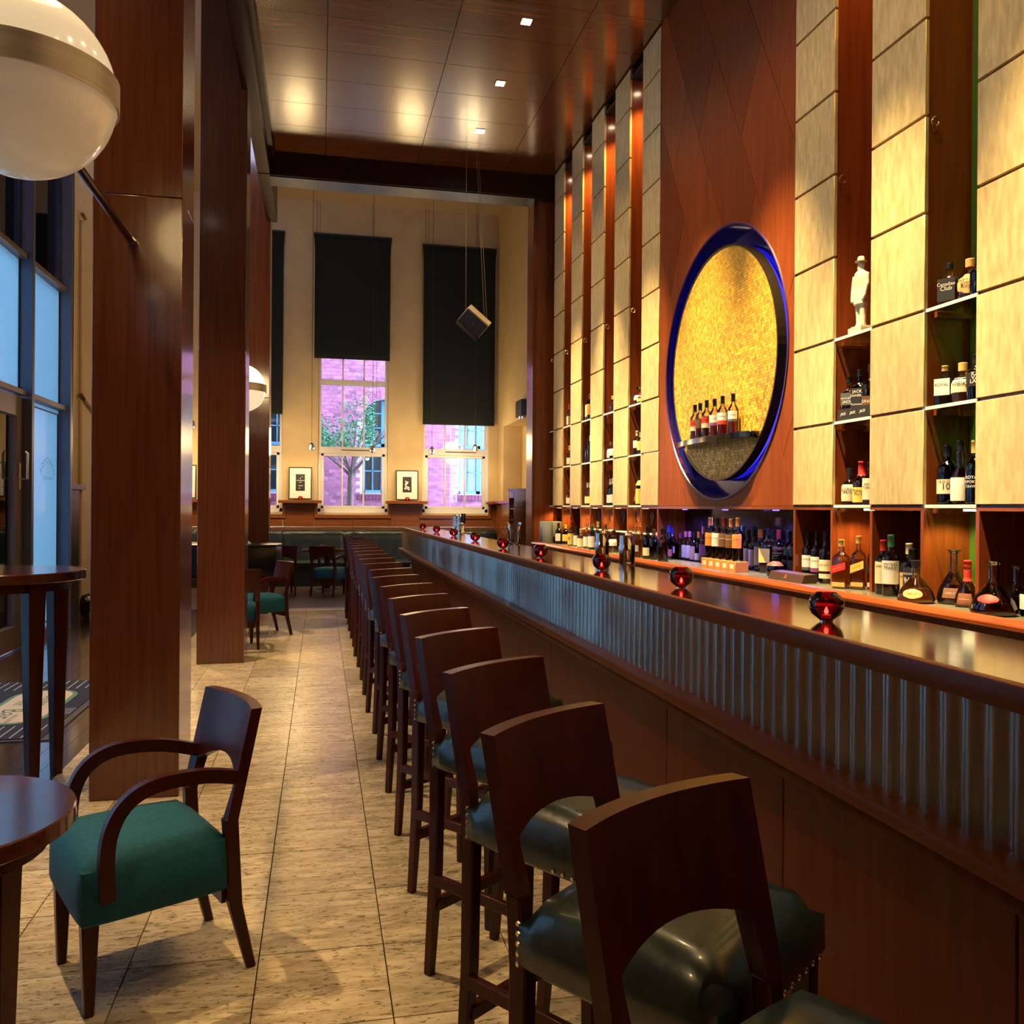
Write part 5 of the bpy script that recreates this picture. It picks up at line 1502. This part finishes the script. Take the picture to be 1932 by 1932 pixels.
def bottle(row):
    x, y, z, h, d, shape, gl, liq, cap, paper, text, desc = row
    t = thing('bottle', desc, 'bottle', (x, y, z), R(-53 + random.uniform(-8, 8)), 'spirit bottles of the back bar')
    R_ = d / 2
    P = prof(shape, R_, h)
    n = 20
    g = MB().lathe(P, n)
    square = shape == 'square'
    if square:
        lim_ = .70 * h
        g.v = [sq([p], 1.0 if p[2] < .62 * h else max(0, 1 - (p[2] - .62 * h) / (.1 * h)))[0] for p in g.v]
    g.build('glass_body', BG[gl], t, smooth=True, angle=50)
    lv = {'amber': .56, 'dark': .55, 'redliq': .56, 'brandy': .3, 'clear': .4, 'blue': .5}[liq]
    if shape == 'bell': lv = .22 if liq == 'dark' else .34
    LP = [(r * .90, max(zz, .006)) for r, zz in P if zz < lv * h] + [(interp(P, lv * h) * .90, lv * h)]
    if len(LP) >= 2:
        g = MB().lathe(LP, 16)
        if square: g.v = sq(g.v, 1.0)
        g.build('liquid', LQ[liq], t, smooth=True, angle=50)
    rn = P[-1][0]
    if cap == 'crystal':
        c = MB().lathe([(rn * 1.25, .965 * h), (rn * 1.5, .985 * h), (rn * 1.1, 1.0 * h), (rn * 1.3, 1.04 * h), (rn * 2.0, 1.11 * h), (rn * 2.1, 1.12 * h)], 8)
        c.v = [(a, b, min(cc, 1.13 * h) if h < .2 else .93 * h + (cc - .965 * h) * .45) for a, b, cc in c.v]
        c.build('stopper', CRYST, t)
    else:
        c0 = .80 if shape in ('wine',) else (.86 if shape != 'round' else .80)
        rc = rn * 1.14
        MB().lathe([(rc, c0 * h), (rc, .97 * h), (rc * 1.02, .972 * h), (rc * .96, h)], 16).build('cap', capm(cap), t, smooth=True, angle=40)
    for k, (f0, f1, colr) in enumerate(paper):
        z0, z1 = f0 * h, f1 * h
        g = MB(); v = []; f = []
        if square:
            w = R_ * .86
            v = [(-w, -R_ * .955, z0), (w, -R_ * .955, z0), (w, -R_ * .955, z1), (-w, -R_ * .955, z1)]
            f = [(0, 1, 2, 3)]
        else:
            m_ = 8; rows_ = 5
            A = R(72) if shape != 'bell' else R(34)
            for j in range(rows_ + 1):
                zz = z0 + (z1 - z0) * j / rows_
                for i in range(m_ + 1):
                    a = -A + 2 * A * i / m_
                    if colr in ('tan', 'redoval') and shape in ('bell', 'round'):
                        q = (j / rows_ * 2 - 1); a *= math.sqrt(max(.02, 1 - q * q * .95))
                    r = interp(P, zz) * 1.012 + .0006
                    v.append((r * math.sin(a), -r * math.cos(a), zz))
            for j in range(rows_):
                for i in range(m_):
                    b0 = j * (m_ + 1) + i
                    f.append((b0, b0 + 1, b0 + m_ + 2, b0 + m_ + 1))
        g.add(v, f)
        lb = g.build('paper_label', pap(colr), t, smooth=not square)
        if k == 0: first = lb
    if 'slanted' in desc:
        colr = 'red' if 'red' in desc else ('yellow' if 'yellow' in desc else 'black')
        w = R_ * .93
        v = [(-w, -R_ * .965, .30 * h), (w, -R_ * .965, .40 * h), (w, -R_ * .965, .55 * h), (-w, -R_ * .965, .45 * h)]
        lb2 = MB().add(v, [(0, 1, 2, 3)]).build('paper_label', pap(colr), t)
        tv, tf = text_geo('Johnnie Walker', .03, width=w * 1.3)
        M = Matrix.Translation((0, -R_ * .972, .425 * h)) @ Matrix.Rotation(math.atan2(.10 * h, 2 * w), 4, Vector((0, -1, 0))) @ Matrix.Rotation(R(90), 4, 'X')
        MB().add(tv, tf, M).build('lettering', pap('gold' if colr != 'yellow' else 'brown'), lb2)
    if 'ribbon' in desc:
        MB().lathe([(rn * 1.1, .62 * h), (rn * 1.12, .80 * h)], 14).build('ribbon', pap('red'), t)
        MB().lathe([(R_ * .42, .505 * h), (rn * 1.08, .62 * h)], 14, cap=False).build('ribbon', pap('red'), t)
    if 'wax' in desc:
        MB().lathe([(R_ * .50, .665 * h), (rn * 1.12, .72 * h), (rn * 1.16, .81 * h)], 12, cap=False).build('wax_drip', pap('red'), t, smooth=True)
    if text:
        dark_bg = (not paper) or paper[0][2] in ('black', 'brown', 'framed', 'slate')
        par = first if paper else t
        for fz, body in text:
            tv, tf = text_geo(body, .02, width=min(R_ * 1.75, .0105 * len(body) + .012) if shape != 'bell' else R_ * .8)
            zc = fz * h
            r = (interp(P, zc) * 1.02 + .0012)
            vv = []
            for a, b, _ in tv:
                if square: vv.append((a, -R_ * .962, zc + b))
                else: vv.append((r * math.sin(a / r), -r * math.cos(a / r), zc + b))
            MB().add(vv, tf).build('lettering', pap('white') if dark_bg else pap('black'), par)
    return t


for row in BOTTLES:
    bottle(row)
# five small orange boxes that carry the row of malts, brown plinth, black stand, wooden frame
for i in range(5):
    t = thing('gift_box', 'small orange box under the malts, %s of five' % ['leftmost', 'second', 'middle', 'fourth', 'rightmost'][i], 'box', (2.86, 6.115 - i * .112, CT), group='orange boxes on the counter')
    MB().box(-.05, .05, -.053, .053, 0, .073).build('carton', plain('orange_card', (.62, .22, .05), .5), t, bevel=.002, seg=1)
    MB().box(-.0508, -.0501, -.03, .03, .022, .055).build('sticker', plain('sticker_pale', (.62, .62, .48), .5), t)
t = thing('bottle_plinth', 'low dark brown plinth with a red emblem in front of three malts', 'stand', (2.83, 4.905, CT))
MB().prism([(-.05, 0), (.05, 0), (.05, .055), (-.03, .05)], 'y', -.20, .20).build('block', plain('dark_brown_leatherette', (.05, .02, .012), .5), t)
tv, tf = text_geo('^', .06, bold=.002)
MB().add(tv, tf, Matrix.Translation((-.043, 0, .02)) @ Matrix.Rotation(R(-90), 4, 'Z') @ Matrix.Rotation(R(70), 4, 'X')).build('emblem', plain('emblem_red', (.45, .08, .03), .5), t)
t = thing('wooden_frame', 'small pale wooden frame leaning behind the whiskey bottles', 'frame', (3.06, 3.92, CT))
for a in ((-.09, -.07, 0, .34), (.07, .09, 0, .34), (-.07, .07, .32, .34), (-.07, .07, 0, .02)):
    MB().box(-.008, .008, a[0], a[1], a[2], a[3]).build('frame_bar', plain('pale_wood', (.36, .16, .07), .4), t)
MB().box(-.004, .004, -.07, .07, .02, .32).build('inset', BLACKM, t)

# ------------------------------------------------------------------ black tiered stand + figurine
t = thing('display_stand', 'black display stand with white emblems under three whiskey bottles', 'stand', (2.912, 4.375, ROW0 + ROWH + .007))
MB().prism([(-.02, 0), (-.006, 0), (-.006, .066), (-.012, .066)], 'y', -.15, .15).build('front_plate', BLACKM, t)
for yy_ in (-.09, 0, .09):
    tv, tf = text_geo('JACK', .022)
    MB().add(tv, tf, Matrix.Translation((-.0195, yy_, .036)) @ Matrix.Rotation(R(-90), 4, 'Z') @ Matrix.Rotation(R(82), 4, 'X')).build('emblem', pap('white'), t)
MB().box(-.006, -.002, -.15, .15, 0, .004).build('base_plate', BLACKM, t)

fg = thing('figurine', 'white figurine of a standing man in a hat and long coat', 'figurine', (2.957, 4.402, ROW0 + 2 * ROWH + .007), R(-88))
fg.scale = (.9, .9, 1)
FIG = plain('cream_ceramic', (.80, .76, .56), .45)
b = MB()
for s in (-1, 1):
    b.tube([(s * .017, .004, .045), (s * .018, .004, .11), (s * .022, 0, .21)], [.020, .021, .026], 10)
    b.tube([(s * .020, -.018, .05), (s * .020, -.002, .05)], [.012, .014], 8)
    b.tube([(s * .054, 0, .335), (s * .062, -.004, .27), (s * .056, -.018, .205)], [.019, .018, .014], 10)
    b.tube([(s * .056, -.018, .205), (s * .052, -.024, .185)], [.014, .009], 8)
b.lathe([(.052, .165), (.050, .20), (.047, .26), (.052, .31), (.046, .345), (.02, .362), (.017, .375)], 16, Matrix.Scale(.72, 4, (0, 1, 0)))
b.lathe([(.004, .362), (.017, .367), (.021, .385), (.021, .398), (.015, .415), (.003, .42)], 12)
b.lathe([(.004, .355), (.011, .362), (.010, .376)], 8, Matrix.Translation((0, -.014, 0)))
b.lathe([(.003, .386), (.005, .389), (.003, .393)], 6, Matrix.Translation((0, -.022, 0)))
bo = b.build('body', FIG, fg)
rm = bo.modifiers.new('r', 'REMESH'); rm.mode = 'VOXEL'; rm.voxel_size = .0035; rm.use_smooth_shade = True
sm_ = bo.modifiers.new('s', 'SMOOTH'); sm_.iterations = 4; sm_.factor = .5
bpy.context.view_layer.update()
me = bpy.data.meshes.new_from_object(bo.evaluated_get(bpy.context.evaluated_depsgraph_get()))
bo.modifiers.clear(); bo.data = me; me.shade_smooth()
if not me.materials: me.materials.append(FIG)
MB().lathe([(.036, .408), (.037, .411), (.022, .416), (.021, .432), (.016, .438), (.002, .440)], 20).build('hat', FIG, fg, smooth=True, angle=50)
MB().prism([(-.065, -.045), (-.04, -.06), (.04, -.06), (.065, -.045), (.065, .045), (-.065, .045)], 'z', 0, .034).build('base_block', FIG, fg)
MB().prism([(-.05, -.035), (.05, -.035), (.05, .035), (-.05, .035)], 'z', .034, .046).build('base_step', FIG, fg)
tv, tf = text_geo('JACK DANIEL', .016, width=.085)
MB().add(tv, tf, Matrix.Translation((0, -.0603, .017)) @ Matrix.Rotation(R(90), 4, 'X')).build('lettering', plain('engraved', (.35, .30, .18), .6), fg)

# ------------------------------------------------------------------ glasses in the compartments left of the roundel
GC = glass('drinking_glass', (.95, .96, .98), 1.55)
comp = [(7.27, 7.62, 'first'), (7.70, 7.97, 'second'), (8.05, 8.40, 'third'), (8.48, 8.75, 'fourth'), (8.83, 9.18, 'fifth'), (9.26, 9.53, 'sixth')]
fl = MB().lathe([(.030, 0), (.030, .003), (.005, .008), (.005, .075), (.022, .10), (.027, .15), (.023, .20)], 12, cap=False).mesh('g', smooth=True, angle=60)
tb = MB().lathe([(.030, 0), (.032, .004), (.038, .10)], 12, cap=False).mesh('g2', smooth=True, angle=60)
for ci, (a, b_, w) in enumerate(comp):
    MB().box(2.90, 3.165, a - .017, b_ + .017, 1.262, 1.274).build('rack_shelf', EDGE, wr)
    kind = tb if ci == 5 else fl
    for k in range(3):
        o = obj('drinking_glass', kind, GC, None, (2.96 + .05 * (k % 2), a + .05 + k * (b_ - a - .10) / 2, 1.274))
        tag(o, 'clear %s, %s on the rack shelf in the %s compartment left of the disc' % ('tumbler' if ci == 5 else 'stem glass', ['right', 'middle', 'left'][k], w), 'glass', 'glasses on the back bar racks')

# ------------------------------------------------------------------ beer fonts, taps


def font(label, x, y, z0, hgt, r, taps):
    t = thing('beer_font', label, 'beer tap', (x, y, 0))
    MB().lathe([(r * 1.2, z0), (r * 1.2, z0 + .01), (r * 1.2, z0 + .03), (r, z0 + .04), (r, z0 + hgt * .75), (r * 1.15, z0 + hgt * .77), (r * 1.15, z0 + hgt * .82), (r, z0 + hgt * .84), (r, z0 + hgt), (r * .7, z0 + hgt + .012)], 20).build('column', CHROME, t, smooth=True, angle=40)
    for k in range(taps):
        yo = -.06 - .16 * k
        MB().tube([(0, 0, z0 + hgt * .6), (0, yo - .06, z0 + hgt * .6)], .016, 8).build('spout_arm', BRASS, t, smooth=True)
        MB().tube([(0, yo - .06, z0 + hgt * .6), (-.03, yo - .06, z0 + hgt * .5), (-.035, yo - .06, z0 + hgt * .3)], .009, 6).build('spout', BRASS, t, smooth=True)
        MB().lathe([(.006, 0), (.011, .03), (.013, .10), (.010, .11)], 10, Matrix.Translation((0, yo - .06, z0 + hgt * .6))).build('tap_handle', BLACK, t, smooth=True)
    return t


font('chrome beer font far along the bar with two black tap handles', 1.50, 9.53, BT + .001, .20, .042, 2)
font('second chrome column beside the far beer font', 1.49, 9.75, BT + .001, .20, .042, 0)
font('chrome beer font behind the bar, left of a pair', 1.70, 5.20, .951, .395, .036, 1)
font('chrome beer font behind the bar, right of a pair', 1.70, 4.75, .951, .395, .036, 1)
wt = thing('work_top', 'steel work top on a cabinet behind the bar', 'work top', (1.73, 5.5, 0))
MB().box(-.12, .16, -3.2, 3.2, .92, .95).build('top', STEEL, wt)
MB().box(-.11, .14, -3.15, 3.15, 0, .919).build('cabinet', BLACKM, wt)

# ------------------------------------------------------------------ card terminal, monitor, wine rack, jug
t = thing('receipt_machine', 'grey boxy coffee machine like cabinet at the far end of the counter', 'machine', (2.79, 10.62, CT))
MB().box(-.10, .02, -.11, .11, 0, .27).build('case', plain('grey_plastic', (.22, .24, .27), .4), t, bevel=.012)
MB().box(.021, .14, -.11, .11, .08, .27).build('hood', plain('olive_plastic', (.40, .36, .22), .4), t, bevel=.012)
MB().box(-.102, -.098, -.05, .05, .02, .20).build('door_panel', plain('slate_plastic', (.12, .13, .17), .4), t, bevel=.006)
t = thing('till_monitor', 'tilted grey till screen behind the grey cabinet', 'monitor', (3.0, 10.86, CT))
MB().box(-.012, .012, -.07, .07, .12, .38, Matrix.Rotation(R(14), 4, 'Y')).build('screen', plain('screen_grey', (.14, .17, .20), .2), t, bevel=.006)
MB().lathe([(.06, 0), (.05, .015), (.015, .03), (.015, .20)], 14).build('stand', BLACKM, t, smooth=True)
o = MB().lathe([(.035, 0), (.05, .02), (.048, .10), (.06, .18)], 16, cap=False).build('glass_jug', GC, None, smooth=True, angle=60)
o.location = (1.53, 6.93, BT); tag(o, 'clear glass jug standing at the back edge of the bar', 'jug')
t = thing('wine_rack', 'tall narrow wooden wine rack against the far side wall', 'wine rack', (3.33, 14.62, 0))
for yy_ in (-.22, .20):
    MB().box(-.15, .15, yy_, yy_ + .025, 0, 1.78).build('side_board', W_WAIN, t)
MB().box(-.17, .17, -.24, .245, 1.78, 1.82).build('top_board', W_WAIN, t)
MB().box(.13, .15, -.195, .2, 0, 1.78).build('back_board', W_DARK, t)
MB().box(-.16, -.14, -.195, .2, 1.66, 1.78).build('head_panel', W_WAIN, t)
MB().box(-.163, -.1605, -.03, .03, 1.68, 1.76).build('plaque', BRASS, t)
for k in range(8):
    MB().box(-.14, .13, -.195, .2, .14 + k * .19, .155 + k * .19).build('shelf', W_WAIN, t)
bt = MB().lathe([(.036, -.15), (.036, .06), (.014, .10), (.014, .15)], 10, Matrix.Rotation(R(-90), 4, 'Y')).mesh('rb', smooth=True)
for r in range(4, 8):
    for q in range(2):
        o = obj('wine_bottle', bt, capm('dkred') if (r + q) % 2 else plain('dark_glass_bottle', (.01, .02, .012), .15), None, (3.32, 14.62 - .08 + q * .16, .155 + r * .19 + .0365))
        tag(o, 'wine bottle lying in the rack, %s shelf in view, %s' % (['lowest', 'second', 'third', 'highest'][r - 4], ['right', 'left'][q]), 'wine bottle', 'bottles in the wine rack')
# ------------------------------------------------------------------ outside: courtyard building, tree, bush
BY = 21.5
MORT = plain('pale_mortar', (.62, .56, .68), .8)
bd = thing('brick_building', 'red brick building across the court with blue window frames', 'building', (0, BY, 0))
WINS = [(-1.85, -.75, 1.82, 4.1), (.98, 1.98, 1.82, 4.1), (3.32, 4.35, 1.82, 4.1)]
ARCH = .45


def in_win(x, z, pad=0.0):
    for a, b, c_, d_ in WINS:
        if a - pad < x < b + pad and c_ - pad < z:
            if z < d_ - ARCH: return True
            cx = (a + b) / 2; hw = (b - a) / 2 + pad
            if z < d_ - ARCH + ARCH * math.sqrt(max(0, 1 - ((x - cx) / hw) ** 2)) + pad: return True
    return False


mb = MB()
xe = [-8.0] + [v for w in WINS for v in w[:2]] + [10.0]
for i in range(0, len(xe), 2): mb.box(xe[i], xe[i + 1], 0, .4, 0, 9)
for a, b, c_, d_ in WINS:
    mb.box(a, b, 0, .4, 0, c_); mb.box(a, b, 0, .4, d_, 9)
    n = 8; cx = (a + b) / 2; hw = (b - a) / 2
    arc = [(cx - hw * math.cos(math.pi * k / n), d_ - ARCH + ARCH * math.sin(math.pi * k / n)) for k in range(n + 1)]
    for k in range(n):
        p, q = arc[k], arc[k + 1]
        mb.prism([p, q, (q[0], d_ + .001), (p[0], d_ + .001)], 'y', 0, .4)
mb.build('mortar_wall', MORT, bd)
BRK = noisy('brick_red', (.34, .11, .20), (.52, .20, .32), (14, 14, 14), .75, 0, 0, 3, vary=.30)
bw, bh, j = .185, .090, .013
bm_b = MB().box(-bw / 2 + j / 2, bw / 2 - j / 2, -.012, .004, -bh / 2 + j / 2, bh / 2 - j / 2).mesh('brick')
cand = []
for r in range(int(4.9 / bh)):
    z = .95 + (r + .5) * bh
    for k in range(-13, 27):
        x = k * bw + (bw / 2 if r % 2 else 0)
        if in_win(x, z, .055): continue
        cand.append((x, z))
# the 300 that lie nearest the middle of the tree window are single bricks
def key(p): return max(abs(p[0] - .72) / .95, abs(p[1] - 3.0) / 1.9)
cand.sort(key=key)
for x, z in cand[:300]: obj('brick', bm_b, BRK, bd, (x, 0, z))
mb = MB()
for x, z in cand[300:]:
    mb.box(x - bw / 2 + j / 2, x + bw / 2 - j / 2, -.012 - random.uniform(0, .003), .004, z - bh / 2 + j / 2, z + bh / 2 - j / 2)
mb.build('brick_field', noisy('brick_red_field', (.33, .105, .19), (.52, .20, .32), (5.4, 5, 11), .75, 0, 0, 1, .35, .65), bd)['kind'] = 'stuff'
TEALF = plain('blue_window_paint', (.10, .28, .40), .5)
CURT = noisy('white_curtain', (.38, .42, .46), (.58, .61, .64), (30, 8, 1), .8, 0, 0, 2)
for a, b, c_, d_ in WINS:
    fr_ = MB().box(a, a + .07, .1, .18, c_, d_ - .25).box(b - .07, b, .1, .18, c_, d_ - .25).box(a, b, .1, .18, c_, c_ + .08).box((a + b) / 2 - .05, (a + b) / 2 + .05, .1, .18, c_, d_ - .02) \
        .box(a, b, .1, .18, 2.95, 3.03).build('window_frame', TEALF, bd)
    for z in (2.35, 3.4, 3.75):
        MB().box(a, b, .11, .16, z, z + .03).build('glazing_bar', TEALF, fr_)
    for s in (.25, .75):
        MB().box(a + (b - a) * s - .015, a + (b - a) * s + .015, .11, .16, c_, d_ - .1).build('glazing_bar', TEALF, fr_)
    MB().box(a, b, .14, .145, c_, d_).build('window_pane', glass('far_pane', (.75, .88, .95), 1.6), bd)
    MB().box(a - .05, b + .05, .22, .25, c_, d_ + .1).build('curtain', CURT, bd)
    # arch ring and sill of separate bricks
    n = 13; cx = (a + b) / 2; hw = (b - a) / 2
    for k in range(n):
        t0 = math.pi * (k + .05) / n; t1 = math.pi * (k + .95) / n
        P = lambda t_, o_: (cx - (hw + o_) * math.cos(t_), d_ - ARCH + (ARCH + o_) * math.sin(t_))
        MB().prism([P(t0, .01), P(t1, .01), P(t1, .19), P(t0, .19)], 'y', -.022, .003).build('arch_brick', BRK, bd)
    for k in range(int((b - a + .2) / .085)):
        x = a - .1 + k * .085
        MB().box(x + .004, x + .079, -.07, .003, c_ - .15, c_ - .02).build('sill_brick', noisy('brick_sill', (.16, .04, .09), (.26, .07, .12), (14, 14, 14), .7), bd)
gr = struct(MB().box(-14, 14, 17.72, 21.5, .90, 1.12).build('ground_court', noisy('court_ground', (.10, .13, .07), (.2, .2, .15), (4, 4, 4), .9)), 'ground of the court outside')

tr = thing('street_tree', 'young green tree outside the middle window', 'tree', (.60, 19.3, 1.12))
BARK = noisy('bark', (.20, .17, .15), (.34, .30, .28), (20, 20, 6), .9, 0, 0, 4, bump=.5)
MB().tube([(0, 0, -.02), (.02, 0, .5), (.03, 0, .95), (.04, .0, 1.2)], [.10, .075, .065, .06], 10).build('trunk', BARK, tr, smooth=True)
rr = random.Random(5)
tips = []
for k in range(13):
    a = k * 2.4; e = rr.uniform(.5, 1.15)
    L_ = rr.uniform(.8, 1.5)
    d = Vector((math.cos(a) * math.cos(e), math.sin(a) * math.cos(e), math.sin(e)))
    p0 = Vector((.035, 0, 1.0 + .015 * k)); p1 = p0 + d * L_ * .5 + Vector((0, 0, .05)); p2 = p0 + d * L_ + Vector((0, 0, .15))
    MB().tube([p0, p1, p2], [.03, .018, .006], 6).build('branch', BARK, tr, smooth=True)
    tips.append((p1, p2))
    for q in range(3):
        d2 = (d + Vector((rr.uniform(-.7, .7), rr.uniform(-.7, .7), rr.uniform(-.2, .6)))).normalized()
        s0 = p0.lerp(p2, rr.uniform(.4, .9)); s1 = s0 + d2 * rr.uniform(.3, .55)
        MB().tube([s0, s1], [.009, .003], 5).build('branch', BARK, tr)
        tips.append((s0, s1))
lf = MB()
for p, q in tips:
    for k in range(70):
        c_ = p.lerp(q, rr.uniform(.45, 1.1)) + Vector((rr.gauss(0, .09), rr.gauss(0, .09), rr.gauss(0, .06)))
        if c_.x > .55: continue
        u = Vector((rr.uniform(-1, 1), rr.uniform(-1, 1), rr.uniform(-.5, .5))).normalized() * .036
        w = u.cross(Vector((rr.uniform(-1, 1), rr.uniform(-1, 1), 1))).normalized() * .018
        lf.add([c_ - u, c_ + w, c_ + u, c_ - w], [(0, 1, 2, 3)])
lf.build('foliage', noisy('spring_leaf', (.05, .34, .14), (.14, .58, .28), (3, 3, 3), .6), tr)['kind'] = 'stuff'
bs = thing('court_shrub', 'low glossy leaved shrub at the foot of the tree', 'shrub', (.12, 18.7, 1.12))
lf = MB()
for k in range(420):
    c_ = Vector((rr.gauss(0, .28), rr.gauss(0, .2), abs(rr.gauss(.12, .1)))) - Vector((0, 0, .04))
    u = Vector((rr.uniform(-1, 1), rr.uniform(-1, 1), rr.uniform(.2, 1))).normalized() * .075
    w = u.cross(Vector((rr.uniform(-1, 1), rr.uniform(-1, 1), .3))).normalized() * .03
    lf.add([c_ - u, c_ + w, c_ + u, c_ - w], [(0, 1, 2, 3)])
lf.build('leaves', noisy('shrub_leaf', (.03, .10, .08), (.16, .26, .22), (4, 4, 4), .35), bs)['kind'] = 'stuff'

# ------------------------------------------------------------------ outside: street front seen through the door
sf = thing('street_building', 'brick building across the street with tall windows', 'building', (-9, 0, 0))


def brickmat():
    m, nt, b = _new('street_brick')
    N, L = nt.nodes, nt.links
    tc = N.new('ShaderNodeTexCoord'); s_ = N.new('ShaderNodeSeparateXYZ'); c_ = N.new('ShaderNodeCombineXYZ')
    L.new(tc.outputs['Object'], s_.inputs[0]); L.new(s_.outputs['Y'], c_.inputs[0]); L.new(s_.outputs['Z'], c_.inputs[1])
    br = N.new('ShaderNodeTexBrick'); br.inputs['Scale'].default_value = 1
    br.inputs['Brick Width'].default_value = .5; br.inputs['Row Height'].default_value = .12; br.inputs['Mortar Size'].default_value = .012
    br.inputs['Color1'].default_value = (.34, .10, .14, 1); br.inputs['Color2'].default_value = (.42, .13, .17, 1); br.inputs['Mortar'].default_value = (.5, .45, .5, 1)
    L.new(c_.outputs[0], br.inputs['Vector']); L.new(br.outputs['Color'], b.inputs['Base Color'])
    b.inputs['Roughness'].default_value = .8
    return m


MB().box(-.4, 0, -8, 45, 1.5, 5.6).build('brick_wall', brickmat(), sf)
MB().box(-.4, .05, -8, 45, 5.6, 12).build('upper_wall', plain('grey_render', (.10, .11, .10), .8), sf)
MB().box(-.4, .06, -8, 45, 1.30, 1.5).build('plinth_band', plain('pale_band', (.55, .58, .6), .7), sf)
MB().box(-.4, .03, -8, 45, 0, .55).build('base_course', plain('pale_band', (.55, .58, .6), .7), sf)
MB().box(-.4, 0, -8, 45, .55, 1.3).build('lit_shop_band', emitter('shop_glow', (.9, .85, .45), .8), sf)
for k in range(12):
    y = -2 + k * 3.4
    fr_ = MB().box(0, .06, y, y + 1.9, 2.25, 2.4).box(0, .06, y, y + .12, 2.4, 5.2).box(0, .06, y + 1.78, y + 1.9, 2.4, 5.2).box(0, .06, y + .9, y + 1.0, 2.4, 5.2).box(0, .06, y, y + 1.9, 3.2, 3.3).box(0, .06, y, y + 1.9, 4.2, 4.3).build('window_frame', TEALF, sf)
    MB().box(.002, .02, y + .1, y + 1.8, 2.4, 5.2).build('window_pane', CURT, sf)
struct(MB().box(-14, -3.3, -8, 45, -.25, -.02).build('ground_street', noisy('street_paving', (.30, .33, .36), (.42, .45, .48), (2, 2, 2), .6)), 'pavement outside the door')

# ------------------------------------------------------------------ tidy
bpy.data.objects.remove(_fo)
